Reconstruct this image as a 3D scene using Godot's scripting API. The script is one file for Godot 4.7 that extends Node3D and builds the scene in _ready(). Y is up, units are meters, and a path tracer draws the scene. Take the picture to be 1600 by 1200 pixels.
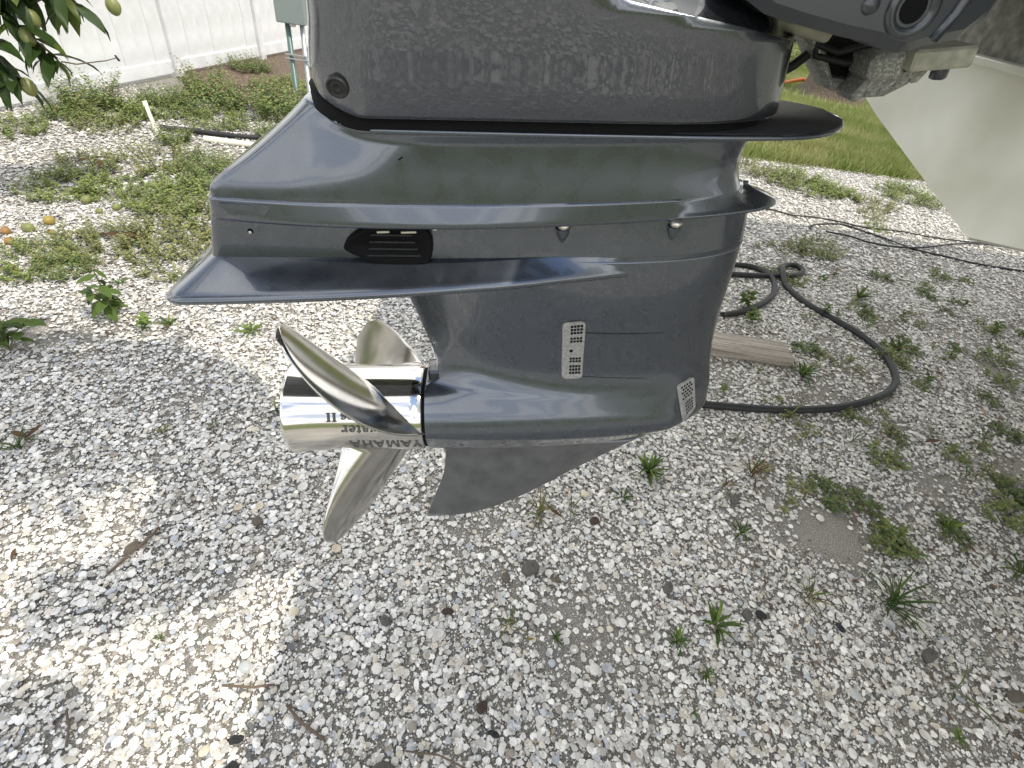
extends Node3D

# ---------------------------------------------------------------- mesh builder
class Mb:
	var v := PackedVector3Array()
	var s := PackedInt32Array()
	var c := PackedColorArray()
	var g := 0
	var col := Color.WHITE
	func tri(a: Vector3, b: Vector3, d: Vector3) -> void:
		v.append(a); v.append(b); v.append(d)
		s.append(g)
		c.append(col)
	func quad(a: Vector3, b: Vector3, d: Vector3, e: Vector3) -> void:
		tri(a, b, d)
		tri(a, d, e)
	func grid(rows: Array, closed := true) -> void:
		for i in rows.size() - 1:
			var p: PackedVector3Array = rows[i]
			var q: PackedVector3Array = rows[i + 1]
			var n := p.size()
			for j in (n if closed else n - 1):
				var k := (j + 1) % n
				quad(p[j], p[k], q[k], q[j])
	# closes a plan outline made by loop(): starboard points then port points, mirrored
	func cap(row: PackedVector3Array) -> void:
		var n := row.size()
		for j in n / 2 - 1:
			quad(row[j], row[j + 1], row[n - 2 - j], row[n - 1 - j])
	func fan(row: PackedVector3Array) -> void:
		var m := Vector3.ZERO
		for p in row: m += p
		m /= row.size()
		for j in row.size(): tri(row[j], row[(j + 1) % row.size()], m)
	func box(at: Vector3, size: Vector3, basis := Basis(), bev := 0.0) -> void:
		var h := size / 2.0
		var b := minf(bev, minf(h.x, minf(h.y, h.z)) * 0.9)
		var keep := g
		g = -1
		var P := func(x: float, y: float, z: float) -> Vector3: return at + basis * Vector3(x, y, z)
		for ax in 3:
			for sg in [-1.0, 1.0]:
				var q := []
				for t in [[-1, -1], [1, -1], [1, 1], [-1, 1]]:
					var d := [0.0, 0.0, 0.0]
					d[ax] = sg * h[ax]
					d[(ax + 1) % 3] = t[0] * sg * (h[(ax + 1) % 3] - b)
					d[(ax + 2) % 3] = t[1] * (h[(ax + 2) % 3] - b)
					q.append(P.call(d[0], d[1], d[2]))
				quad(q[0], q[3], q[2], q[1])
		if b > 0.0:
			for ax in 3:
				var u := (ax + 1) % 3
				var w := (ax + 2) % 3
				for su in [-1.0, 1.0]:
					for sw in [-1.0, 1.0]:
						var q := []
						for e in [[-1, 0], [1, 0], [1, 1], [-1, 1]]:
							var d := [0.0, 0.0, 0.0]
							d[ax] = e[0] * (h[ax] - b)
							d[u] = su * (h[u] - (b if e[1] == 1 else 0.0))
							d[w] = sw * (h[w] - (b if e[1] == 0 else 0.0))
							q.append(P.call(d[0], d[1], d[2]))
						if su * sw > 0: quad(q[0], q[3], q[2], q[1])
						else: quad(q[0], q[1], q[2], q[3])
			for sx in [-1.0, 1.0]:
				for sy in [-1.0, 1.0]:
					for sz in [-1.0, 1.0]:
						var a: Vector3 = P.call(sx * h.x, sy * (h.y - b), sz * (h.z - b))
						var e: Vector3 = P.call(sx * (h.x - b), sy * h.y, sz * (h.z - b))
						var f: Vector3 = P.call(sx * (h.x - b), sy * (h.y - b), sz * h.z)
						if sx * sy * sz > 0: tri(a, f, e)
						else: tri(a, e, f)
		g = keep
	func tube(pts: Array, rad: Variant, n := 8, ends := true) -> void:
		var rows := []
		var up := Vector3.UP
		for i in pts.size():
			var d: Vector3 = (pts[mini(i + 1, pts.size() - 1)] - pts[maxi(i - 1, 0)]).normalized()
			if absf(d.dot(up)) > 0.95: up = Vector3.RIGHT
			var a := d.cross(up).normalized()
			var b := a.cross(d)
			up = b
			var r: float = rad[i] if rad is Array or rad is PackedFloat32Array else rad
			var row := PackedVector3Array()
			for j in n: row.append(pts[i] + (a * cos(TAU * j / n) + b * sin(TAU * j / n)) * r)
			rows.append(row)
		grid(rows)
		if ends:
			fan(rows[0]); fan(rows[-1])
	# profile of [axial, radius] turned about an axis through at
	func lathe(at: Vector3, axis: Vector3, prof: Array, n := 32) -> void:
		var a := axis.cross(Vector3.UP if absf(axis.y) < 0.9 else Vector3.RIGHT).normalized()
		var b := axis.cross(a).normalized()
		var rows := []
		for p in prof:
			var row := PackedVector3Array()
			for j in n: row.append(at + axis * p[0] + (a * cos(TAU * j / n) + b * sin(TAU * j / n)) * p[1])
			rows.append(row)
		grid(rows)
	# polygon (x, y) in the plane of basis.x, basis.y, thick along basis.z, with a bevel
	func slab(poly: PackedVector2Array, at: Vector3, basis: Basis, thick: float, bev := 0.0) -> void:
		var n := poly.size()
		var ins := PackedVector2Array()
		var area := 0.0
		for i in n: area += poly[i].cross(poly[(i + 1) % n])
		for i in n:
			var d0 := (poly[i] - poly[(i + n - 1) % n]).normalized()
			var d1 := (poly[(i + 1) % n] - poly[i]).normalized()
			var m := d0.orthogonal() + d1.orthogonal()
			m = m.normalized() / maxf(0.5, m.length() / 2.0)
			ins.append(poly[i] + m * bev * (-1.0 if area < 0 else 1.0) * -1.0)
		var rows := []
		for k in [[ins, -thick / 2], [poly, -thick / 2 + bev], [poly, thick / 2 - bev], [ins, thick / 2]] if bev > 0.0 else [[poly, -thick / 2], [poly, thick / 2]]:
			var row := PackedVector3Array()
			for p in k[0]: row.append(at + basis * Vector3(p.x, p.y, k[1]))
			rows.append(row)
		var keep := g
		for i in rows.size() - 1:
			g = -1
			grid([rows[i], rows[i + 1]])
		var tris := Geometry2D.triangulate_polygon(ins if bev > 0.0 else poly)
		for i in range(0, tris.size(), 3):
			tri(rows[0][tris[i]], rows[0][tris[i + 1]], rows[0][tris[i + 2]])
			tri(rows[-1][tris[i]], rows[-1][tris[i + 2]], rows[-1][tris[i + 1]])
		g = keep
	func mesh(colored := false, orient := true) -> ArrayMesh:
		var vol := 0.0
		if orient:
			var m := v[0]
			for i in range(0, v.size(), 3): vol += (v[i] - m).dot((v[i + 1] - m).cross(v[i + 2] - m))
		var st := SurfaceTool.new()
		st.begin(Mesh.PRIMITIVE_TRIANGLES)
		for i in s.size():
			st.set_smooth_group(s[i])
			if colored: st.set_color(c[i])
			st.add_vertex(v[3 * i])
			st.add_vertex(v[3 * i + (2 if vol > 0.0 else 1)])
			st.add_vertex(v[3 * i + (1 if vol > 0.0 else 2)])
		st.generate_normals()
		return st.commit()

# ---------------------------------------------------------------- naming helpers
var taken := {}
var rng := RandomNumberGenerator.new()

func numbered(called: String) -> String:
	var k: int = taken.get(called, 0)
	taken[called] = k + 1
	return called if k == 0 else "%s_%03d" % [called, k]

func tag(o: Node3D, label: String, category: String, group := "", kind := "") -> Node3D:
	o.set_meta("label", label)
	if category: o.set_meta("category", category)
	if group: o.set_meta("group", group)
	if kind: o.set_meta("kind", kind)
	return o

func thing(called: String, label: String, category: String, at := Vector3.ZERO, turn := 0.0, group := "") -> Node3D:
	var o := Node3D.new()
	o.name = numbered(called)
	add_child(o)
	o.position = at
	o.rotation.y = turn
	return tag(o, label, category, group)

func part(called: String, m: Mesh, mat: Material, parent: Node3D, xf := Transform3D()) -> MeshInstance3D:
	var o := MeshInstance3D.new()
	var k := 0
	var nm := called
	while parent.has_node(nm):
		k += 1
		nm = "%s_%03d" % [called, k]
	o.name = nm
	o.mesh = m
	o.material_override = mat
	parent.add_child(o, true)
	o.transform = xf
	return o

func solo(called: String, m: Mesh, mat: Material, label: String, category: String, xf := Transform3D(), group := "", kind := "") -> MeshInstance3D:
	var o := MeshInstance3D.new()
	o.name = numbered(called)
	o.mesh = m
	o.material_override = mat
	add_child(o)
	o.transform = xf
	tag(o, label, category, group, kind)
	return o

# ---------------------------------------------------------------- numbers
func herm(t: Array, x: float) -> float:
	if x <= t[0][0]: return t[0][1]
	for i in t.size() - 1:
		if x <= t[i + 1][0]:
			var h: float = t[i + 1][0] - t[i][0]
			var d: float = (t[i + 1][1] - t[i][1]) / h
			var d0: float = d if i == 0 else (d + (t[i][1] - t[i - 1][1]) / (t[i][0] - t[i - 1][0])) / 2.0
			var d1: float = d if i + 2 >= t.size() else (d + (t[i + 2][1] - t[i + 1][1]) / (t[i + 2][0] - t[i + 1][0])) / 2.0
			var u: float = (x - t[i][0]) / h
			return t[i][1] * (1 + 2 * u) * (1 - u) * (1 - u) + d0 * h * u * (1 - u) * (1 - u) + t[i + 1][1] * u * u * (3 - 2 * u) + d1 * h * u * u * (u - 1)
	return t[-1][1]

func lin(t: Array, x: float) -> float:
	if x <= t[0][0]: return t[0][1]
	for i in t.size() - 1:
		if x <= t[i + 1][0]: return lerpf(t[i][1], t[i + 1][1], (x - t[i][0]) / (t[i + 1][0] - t[i][0]))
	return t[-1][1]

# plan outline at height y: hw(x) half widths between xa and xf, aft corners rounded by ra
func loop(y: float, xa: float, xf: float, hw: Callable, ra := 0.0, n := 48, lift: Variant = null) -> PackedVector3Array:
	var a := PackedVector3Array()
	var b := PackedVector3Array()
	for i in n + 1:
		var x := xa + (xf - xa) * (0.5 - 0.5 * cos(PI * i / n))
		var w: float = hw.call(x)
		if ra > 0.0 and x < xa + ra:
			var k := (xa + ra - x) / ra
			w = w - ra + ra * sqrt(maxf(0.0, 1.0 - k * k))
		var yy: float = y + (0.0 if lift == null else lift.call(x))
		a.append(Vector3(x, yy, maxf(w, 0.0004)))
		b.append(Vector3(x, yy, -maxf(w, 0.0004)))
	b.reverse()
	a.append_array(b)
	return a

# width that stays W from aft to xm and closes like an ellipse at xf
func foil(W: float, xm: float, xf: float, p := 0.5) -> Callable:
	return func(x: float) -> float:
		if x < xm: return W
		return W * pow(maxf(0.0, 1.0 - pow((x - xm) / (xf - xm), 2.0)), p)

# ---------------------------------------------------------------- textures and materials
func noise_tex(freq: float, lo: Color, hi: Color, size := 512, type := FastNoiseLite.TYPE_SIMPLEX, oct := 4, sd := 1, mid := 0.5) -> NoiseTexture2D:
	var n := FastNoiseLite.new()
	n.noise_type = type
	n.frequency = freq
	n.fractal_octaves = oct
	n.seed = sd
	var t := NoiseTexture2D.new()
	t.width = size
	t.height = size
	t.seamless = true
	t.noise = n
	var gr := Gradient.new()
	gr.set_color(0, lo)
	gr.set_color(1, hi)
	gr.set_offset(0, mid - 0.5)
	gr.set_offset(1, minf(1.0, mid + 0.5))
	t.color_ramp = gr
	return t

func L(r: float, g: float, b: float) -> Color:
	return Color(r, g, b).linear_to_srgb()

func mat(base: Color, rough := 0.6, metal := 0.0, tex: Texture2D = null, scale := 4.0) -> StandardMaterial3D:
	var m := StandardMaterial3D.new()
	m.albedo_color = base
	m.roughness = rough
	m.metallic = metal
	if tex:
		m.albedo_texture = tex
		m.uv1_triplanar = true
		m.uv1_scale = Vector3.ONE * scale
	return m

func relief(m: StandardMaterial3D, tex: Texture2D, cm: float, scale := 0.0) -> StandardMaterial3D:
	m.heightmap_enabled = true
	m.heightmap_texture = tex
	m.heightmap_scale = cm
	m.uv1_triplanar = true
	if scale > 0.0: m.uv1_scale = Vector3.ONE * scale
	return m

var M := {}

func make_materials() -> void:
	var flake := noise_tex(0.35, Color(0.8, 0.8, 0.8), Color.WHITE, 512, FastNoiseLite.TYPE_SIMPLEX, 2, 3)
	var p := mat(L(0.126, 0.144, 0.176), 0.36, 0.85, flake, 5.0)
	p.roughness_texture = noise_tex(0.012, Color(0.62, 0.62, 0.62), Color.WHITE, 512, FastNoiseLite.TYPE_SIMPLEX, 5, 33)
	p.clearcoat_enabled = true
	p.clearcoat = 1.0
	p.clearcoat_roughness = 0.055
	M.paint = p
	M.cowl = p.duplicate()
	M.cowl.clearcoat_roughness = 0.018
	M.cowl.roughness = 0.33
	M.cowl.albedo_color = L(0.135, 0.148, 0.172)
	var q := p.duplicate()
	q.roughness = 0.42
	q.clearcoat_roughness = 0.12
	M.cast = q
	var sk := mat(L(0.2, 0.205, 0.21), 0.45, 0.65, noise_tex(0.012, Color(0.82, 0.82, 0.82), Color.WHITE, 512, FastNoiseLite.TYPE_SIMPLEX, 6, 8), 3.0)
	M.skeg = sk
	M.black = mat(L(0.008, 0.008, 0.009), 0.7)
	M.black.metallic_specular = 0.2
	M.rubber = mat(L(0.02, 0.021, 0.022), 0.62, 0.0, noise_tex(0.05, Color(0.75, 0.75, 0.75), Color.WHITE, 256), 8.0)
	M.chrome = mat(L(0.7, 0.68, 0.645), 0.11, 1.0)
	M.blade = mat(L(0.62, 0.605, 0.575), 0.14, 1.0, noise_tex(0.02, Color(0.86, 0.86, 0.86), Color.WHITE, 256), 6.0)
	M.etch = mat(L(0.10, 0.10, 0.10), 0.6, 0.3)
	M.screen = mat(L(0.5, 0.505, 0.5), 0.4, 0.45, noise_tex(0.03, Color(0.75, 0.75, 0.74), Color.WHITE, 256, FastNoiseLite.TYPE_SIMPLEX, 5, 5), 20.0)
	M.steel = mat(L(0.62, 0.6, 0.52), 0.3, 0.9)
	M.dark_metal = mat(L(0.035, 0.042, 0.052), 0.4, 0.4, flake, 5.0)
	M.dark_metal.clearcoat_enabled = true
	M.dark_metal.clearcoat_roughness = 0.2
	M.zinc = mat(L(0.72, 0.72, 0.68), 0.7, 0.15, noise_tex(0.09, Color(0.4, 0.4, 0.38), Color.WHITE, 512, FastNoiseLite.TYPE_CELLULAR, 3, 4), 9.0)
	M.web = mat(L(0.05, 0.05, 0.047), 0.9, 0.0, noise_tex(0.05, Color(0.3, 0.3, 0.3), Color.WHITE, 512, FastNoiseLite.TYPE_SIMPLEX, 5, 44), 12.0)
	M.zinc_plate = mat(L(0.5, 0.49, 0.4), 0.55, 0.1, noise_tex(0.03, Color(0.8, 0.8, 0.78), Color.WHITE, 256), 8.0)
	var hull := mat(L(0.82, 0.835, 0.77), 0.3, 0.0, noise_tex(0.006, Color(0.8, 0.79, 0.74), Color.WHITE, 512), 1.5)
	hull.clearcoat_enabled = true
	hull.clearcoat = 0.6
	hull.clearcoat_roughness = 0.12
	M.hull = hull
	M.grime = mat(L(0.3, 0.3, 0.27), 0.85, 0.0, noise_tex(0.02, Color(0.6, 0.6, 0.57), Color.WHITE, 512, FastNoiseLite.TYPE_SIMPLEX, 5, 21), 6.0)
	M.vinyl = mat(L(0.76, 0.775, 0.79), 0.45, 0.0, noise_tex(0.012, Color(0.92, 0.92, 0.915), Color.WHITE, 512), 1.0)
	M.wood = mat(L(0.47, 0.44, 0.4), 0.85)
	M.green_metal = mat(L(0.24, 0.28, 0.27), 0.5, 0.1)
	M.galv = mat(L(0.45, 0.47, 0.48), 0.4, 0.7)
	M.pole_green = mat(L(0.10, 0.16, 0.15), 0.4, 0.2)
	M.pvc = mat(L(0.72, 0.7, 0.6), 0.5)
	M.orange = mat(L(0.75, 0.2, 0.05), 0.5)
	M.bark = relief(mat(L(0.27, 0.215, 0.17), 0.95, 0.0, noise_tex(0.03, Color(0.4, 0.38, 0.36), Color.WHITE, 512, FastNoiseLite.TYPE_SIMPLEX, 5, 9), 3.0), noise_tex(0.03, Color.BLACK, Color.WHITE, 512, FastNoiseLite.TYPE_SIMPLEX, 5, 9), 1.5)
	M.shell = mat(Color.WHITE, 0.55)
	M.shell.vertex_color_use_as_albedo = true
	M.stone = relief(mat(L(0.36, 0.35, 0.33), 0.9, 0.0, noise_tex(0.03, Color(0.55, 0.54, 0.52), Color.WHITE, 512, FastNoiseLite.TYPE_SIMPLEX, 5, 12), 14.0), noise_tex(0.05, Color.BLACK, Color.WHITE, 512, FastNoiseLite.TYPE_SIMPLEX, 5, 13), 0.3)
	M.stone_tan = M.stone.duplicate()
	M.stone_tan.albedo_color = L(0.42, 0.37, 0.3)
	M.stone_dark = M.stone.duplicate()
	M.stone_dark.albedo_color = L(0.09, 0.1, 0.1)
	M.stone_brown = M.stone.duplicate()
	M.stone_brown.albedo_color = L(0.2, 0.14, 0.11)
	for k in [["leaf", 0.135, 0.2, 0.055], ["leaf_bright", 0.22, 0.31, 0.075], ["leaf_dark", 0.085, 0.14, 0.05], ["leaf_dry", 0.3, 0.24, 0.1], ["leaf_brown", 0.17, 0.09, 0.055], ["leaf_mango", 0.05, 0.09, 0.025], ["leaf_mango_young", 0.12, 0.16, 0.035]]:
		var m := mat(L(k[1], k[2], k[3]), 0.42 if k[0].begins_with("leaf_mango") else 0.8, 0.0, noise_tex(0.02, Color(0.6, 0.64, 0.5), Color.WHITE, 256, FastNoiseLite.TYPE_SIMPLEX, 4, 31), 9.0)
		m.cull_mode = BaseMaterial3D.CULL_DISABLED
		m.metallic_specular = 0.35
		m.backlight_enabled = true
		m.backlight = L(0.4, 0.4, 0.4)
		M[k[0]] = m
	var fol := mat(Color.WHITE, 0.6)
	fol.vertex_color_use_as_albedo = true
	fol.cull_mode = BaseMaterial3D.CULL_DISABLED
	fol.backlight_enabled = true
	fol.backlight = L(0.4, 0.4, 0.4)
	M.foliage = fol
	M.stem = mat(L(0.12, 0.13, 0.05), 0.7)
	M.twig = mat(L(0.13, 0.095, 0.07), 0.9)
	M.fruit = mat(L(0.27, 0.29, 0.11), 0.45, 0.0, noise_tex(0.02, Color(0.7, 0.72, 0.6), Color.WHITE, 256), 14.0)
	M.fruit_yellow = mat(L(0.42, 0.34, 0.08), 0.45, 0.0, noise_tex(0.02, Color(0.75, 0.7, 0.6), Color.WHITE, 256), 14.0)
	M.fruit_orange = mat(L(0.4, 0.25, 0.09), 0.5, 0.0, noise_tex(0.02, Color(0.7, 0.6, 0.5), Color.WHITE, 256), 14.0)

# ---------------------------------------------------------------- camera, sky, sun
const SUN := Vector3(0.5, 1.0, 0.33)

func sky_image() -> Image:
	var w := 768
	var h := 384
	var im := Image.create(w, h, false, Image.FORMAT_RGBF)
	var n := FastNoiseLite.new()
	n.seed = 5
	n.frequency = 0.9
	n.fractal_octaves = 5
	for y in h:
		var el := PI / 2 - PI * (y + 0.5) / h
		for x in w:
			var az := TAU * (x + 0.5) / w
			var d := Vector3(cos(el) * sin(az), sin(el), cos(el) * cos(az))
			var c: Color
			if d.y > 0.0:
				c = Color(0.88, 0.91, 0.96).lerp(Color(0.27, 0.41, 0.74), pow(d.y, 0.65))
				var q := d / maxf(d.y + 0.25, 0.05)
				var f := n.get_noise_3d(q.x * 1.6, q.z * 1.6, 0.0) + 0.2
				var k := smoothstep(0.02, 0.28, f)
				c = c.lerp(Color(1.62, 1.58, 1.48), k * 0.94)
			else:
				c = Color(0.30, 0.31, 0.27)
			im.set_pixel(x, y, c)
	return im

func _ready() -> void:
	rng.seed = 77
	var cam := Camera3D.new()
	cam.name = "camera"
	cam.transform = Transform3D(Basis(Vector3(0.99088, 0.13111, 0.03097), Vector3(-0.07779, 0.74453, -0.66304), Vector3(-0.10999, 0.65458, 0.74795)).orthonormalized(), Vector3(0.03124, 0.95, 0.50091))
	cam.fov = rad_to_deg(2.0 * atan(0.75))
	cam.near = 0.02
	cam.far = 200.0
	add_child(cam)
	cam.current = true
	var we := WorldEnvironment.new()
	we.name = "world_environment"
	var env := Environment.new()
	env.background_mode = Environment.BG_SKY
	var sky := Sky.new()
	var pano := PanoramaSkyMaterial.new()
	pano.panorama = ImageTexture.create_from_image(sky_image())
	sky.sky_material = pano
	env.sky = sky
	env.tonemap_mode = Environment.TONE_MAPPER_LINEAR
	env.tonemap_exposure = 1.5
	env.sdfgi_enabled = true
	env.ssao_enabled = true
	env.ssil_enabled = true
	we.environment = env
	add_child(we)
	var sun := DirectionalLight3D.new()
	sun.name = "sun"
	sun.light_energy = 0.75
	sun.light_color = Color(1.0, 0.965, 0.9)
	sun.light_angular_distance = 0.53
	sun.shadow_enabled = true
	add_child(sun)
	sun.look_at_from_position(SUN * 10.0, Vector3.ZERO)

	make_materials()
	build_ground()
	build_fence()
	build_boat()
	build_trailer()
	build_motor()
	build_mango_tree()
	build_far_things()
	build_left_things()
	build_hose_and_cables()
	build_stones()
	build_weeds()
	build_clumps()

# ---------------------------------------------------------------- outboard motor (own axes: x forward along the propeller shaft, y up the leg, z to starboard)
const TE := [[-0.25, -0.024], [-0.2, -0.008], [-0.144, 0.009], [-0.09, 0.016], [-0.06, 0.018]]
const TE_UP := [[0.055, 0.018], [0.081, 0.016], [0.136, 0.002], [0.175, -0.01], [0.245, -0.035]]
const LE := [[-0.25, -0.02], [-0.2475, 0.03], [-0.24, 0.062], [-0.211, 0.116], [-0.172, 0.166], [-0.131, 0.213], [-0.063, 0.299], [-0.026, 0.357], [-0.007, 0.372], [0.04, 0.371], [0.09, 0.359], [0.142, 0.351], [0.195, 0.349], [0.262, 0.347]]
const BARREL := [[0.0, 0.0562], [0.06, 0.0572], [0.12, 0.0565], [0.2, 0.052], [0.26, 0.045], [0.31, 0.034], [0.345, 0.021], [0.365, 0.008], [0.374, 0.0]]

func smax(a: float, b: float, k: float) -> float:
	return 0.5 * (a + b + sqrt((a - b) * (a - b) + k * k))

func gear_half(x: float, y: float, xt: float, xl: float) -> float:
	var W: float
	if y < -0.05: W = lerpf(0.0048, 0.009, clampf((y + 0.25) / 0.2, 0, 1))
	elif y < 0.06: W = lerpf(0.009, 0.038, smoothstep(-0.05, 0.06, y))
	else: W = 0.038 + 0.015 * smoothstep(0.06, 0.235, y)
	var xm := lerpf(xt, xl, 0.55)
	var f: float
	if x < xm:
		var u := clampf((x - xt) / maxf(xm - xt, 1e-5), 0, 1)
		f = 0.0022 + (W - 0.0022) * pow(sin(u * PI / 2), 0.85)
	else:
		var u := clampf((x - xm) / maxf(xl - xm, 1e-5), 0, 1)
		f = W * sqrt(maxf(0.0, 1.0 - u * u))
	var r := herm(BARREL, x)
	if x < 0.0: r = 0.0
	var t := sqrt(maxf(0.0, r * r - y * y))
	if t <= 0.0 and absf(y) > 0.15: return f
	var e := clampf((xl - x) / 0.06, 0, 1)
	var k := (0.05 if y > 0.0 else lerpf(0.004, 0.05, smoothstep(-0.03, 0.01, y))) * e * (1.0 - smoothstep(0.03, 0.15, absf(y)))
	# beyond the barrel the field keeps falling so that the fillet fades
	var tb := t if t > 0.0 else -0.6 * (absf(y) - r)
	if y > 0.707 * r: tb = lerpf(tb, 1.414 * r - y, smoothstep(0.0, 0.07, x))
	return maxf(smax(f, tb, k) - 0.1 * k, 0.0)

func gear_te(y: float) -> float:
	if y < -0.058: return herm(TE, y)
	if y < 0.056: return 0.0
	return herm(TE_UP, y) * smoothstep(0.055, 0.063, y)

func gear_z(x: float, y: float) -> float:
	return gear_half(x, y, gear_te(y), herm(LE, y))

func gear_mesh(y0: float, y1: float, rows_n: int) -> ArrayMesh:
	var b := Mb.new()
	var rows := []
	var n := 70
	for i in rows_n + 1:
		var y := lerpf(y0, y1, float(i) / rows_n)
		var xt := gear_te(y)
		var xl := herm(LE, y)
		var row := PackedVector3Array()
		var back := PackedVector3Array()
		for j in n + 1:
			var x := xt + (xl - xt) * (0.5 - 0.5 * cos(PI * j / n))
			var z := maxf(gear_half(x, y, xt, xl), 0.0003)
			row.append(Vector3(x, y, z))
			back.append(Vector3(x, y, -z))
		back.reverse()
		row.append_array(back)
		rows.append(row)
	b.grid(rows)
	b.cap(rows[0])
	b.cap(rows[-1])
	return b.mesh()

# small patch that lies on the gearcase side; pts are (x, y) corners run through u, v
func on_gear(b: Mb, q: Array, proud: float, nu := 8, nv := 8, rnd := 0.0) -> void:
	var rows := []
	for j in nv + 1:
		var row := PackedVector3Array()
		for i in nu + 1:
			var u := float(i) / nu
			var v := float(j) / nv
			if rnd > 0.0:
				var a := absf(2 * v - 1)
				if a > 1 - rnd: 
					var k := (a - (1 - rnd)) / rnd
					u = 0.5 + (u - 0.5) * (0.55 + 0.45 * sqrt(maxf(0, 1 - k * k)))
			var p: Vector2 = q[0].lerp(q[1], u).lerp(q[3].lerp(q[2], u), v)
			row.append(Vector3(p.x, p.y, gear_z(p.x, p.y) + proud))
		rows.append(row)
	b.grid(rows, false)
	var rim := []
	for row in [rows[0], rows[-1]]:
		var low := PackedVector3Array()
		for p in row: low.append(p - Vector3(0, 0, proud + 0.002))
		b.grid([row, low], false)
	for k in [0, nu]:
		var c1 := PackedVector3Array()
		var c2 := PackedVector3Array()
		for row in rows:
			c1.append(row[k])
			c2.append(row[k] - Vector3(0, 0, proud + 0.002))
		b.grid([c1, c2], false)

func blade_mesh() -> ArrayMesh:
	var b := Mb.new()
	var top := []
	var bot := []
	var nr := 26
	var nw := 18
	for i in nr + 1:
		var u := float(i) / nr
		u = 1.0 - pow(1.0 - u, 2.3)
		var r := lerpf(0.05, 0.1865, u)
		var beta := atan((0.362 + 0.177 * u) / (TAU * r))
		var c := (lerpf(0.1254, 0.1377, u) - 0.009 * u * (1.0 - u)) * sqrt(maxf(0.0, 1.0 - pow(u, 2.8)))
		c = maxf(c, 0.0015)
		var x0 := -0.0582 - 0.062 * u
		var thick := lerpf(0.0065, 0.002, pow(u, 0.6))
		var ra := PackedVector3Array()
		var rb := PackedVector3Array()
		for j in nw + 1:
			var w := -cos(PI * j / nw)
			var s := w * c / 2 - 0.0464 * u * u + 0.0186 * u + 0.016 * maxf(w, 0.0) * pow(1.0 - u, 3.0)
			var cup := -0.008 * pow(maxf(0.0, -w), 3.0) * (1.0 - u * u)
			var x := x0 + s * sin(beta) + cup * cos(beta)
			var ph := -s * cos(beta) / r + cup * sin(beta) / r
			var t := thick * sqrt(maxf(0.0, 1.0 - w * w)) * (1.15 - 0.3 * w) + 0.0006
			var nx := cos(beta)
			var np := sin(beta)
			for k in [1.0, -1.0]:
				var xx: float = x + k * nx * t
				var pp: float = ph + k * np * t / r
				var v := Vector3(xx, r * sin(pp), r * cos(pp))
				if k > 0: ra.append(v)
				else: rb.append(v)
		rb.reverse()
		ra.append_array(rb)
		top.append(ra)
	b.grid(top)
	b.cap(top[-1])
	b.cap(top[0])
	return b.mesh()

func wrapped_text(txt: String, h: float, font: String, phi0: float, xr: float, radius: float) -> ArrayMesh:
	var t := TextMesh.new()
	var f := SystemFont.new()
	f.font_names = PackedStringArray([font])
	f.font_weight = 700
	t.font = f
	t.text = txt
	t.font_size = 48
	t.pixel_size = h / 36.0
	t.depth = 0.001
	t.horizontal_alignment = HORIZONTAL_ALIGNMENT_RIGHT
	var st := SurfaceTool.new()
	var arr := t.get_mesh_arrays()
	var vs: PackedVector3Array = arr[Mesh.ARRAY_VERTEX]
	var ix: PackedInt32Array = arr[Mesh.ARRAY_INDEX]
	var far := -1e9
	for v in vs: far = maxf(far, v.x)
	st.begin(Mesh.PRIMITIVE_TRIANGLES)
	st.set_smooth_group(-1)
	var idx := range(vs.size()) if ix.is_empty() else Array(ix)
	for k in idx:
		var v: Vector3 = vs[k]
		# upside down on the hub: reads towards the stern, letters' tops point down
		var ph := phi0 - v.y / radius
		var r: float = radius + 0.0002 + (v.z + 0.0005) * 0.3
		st.add_vertex(Vector3(xr + (far - v.x), r * sin(ph), r * cos(ph)))
	st.generate_normals()
	return st.commit()

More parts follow.
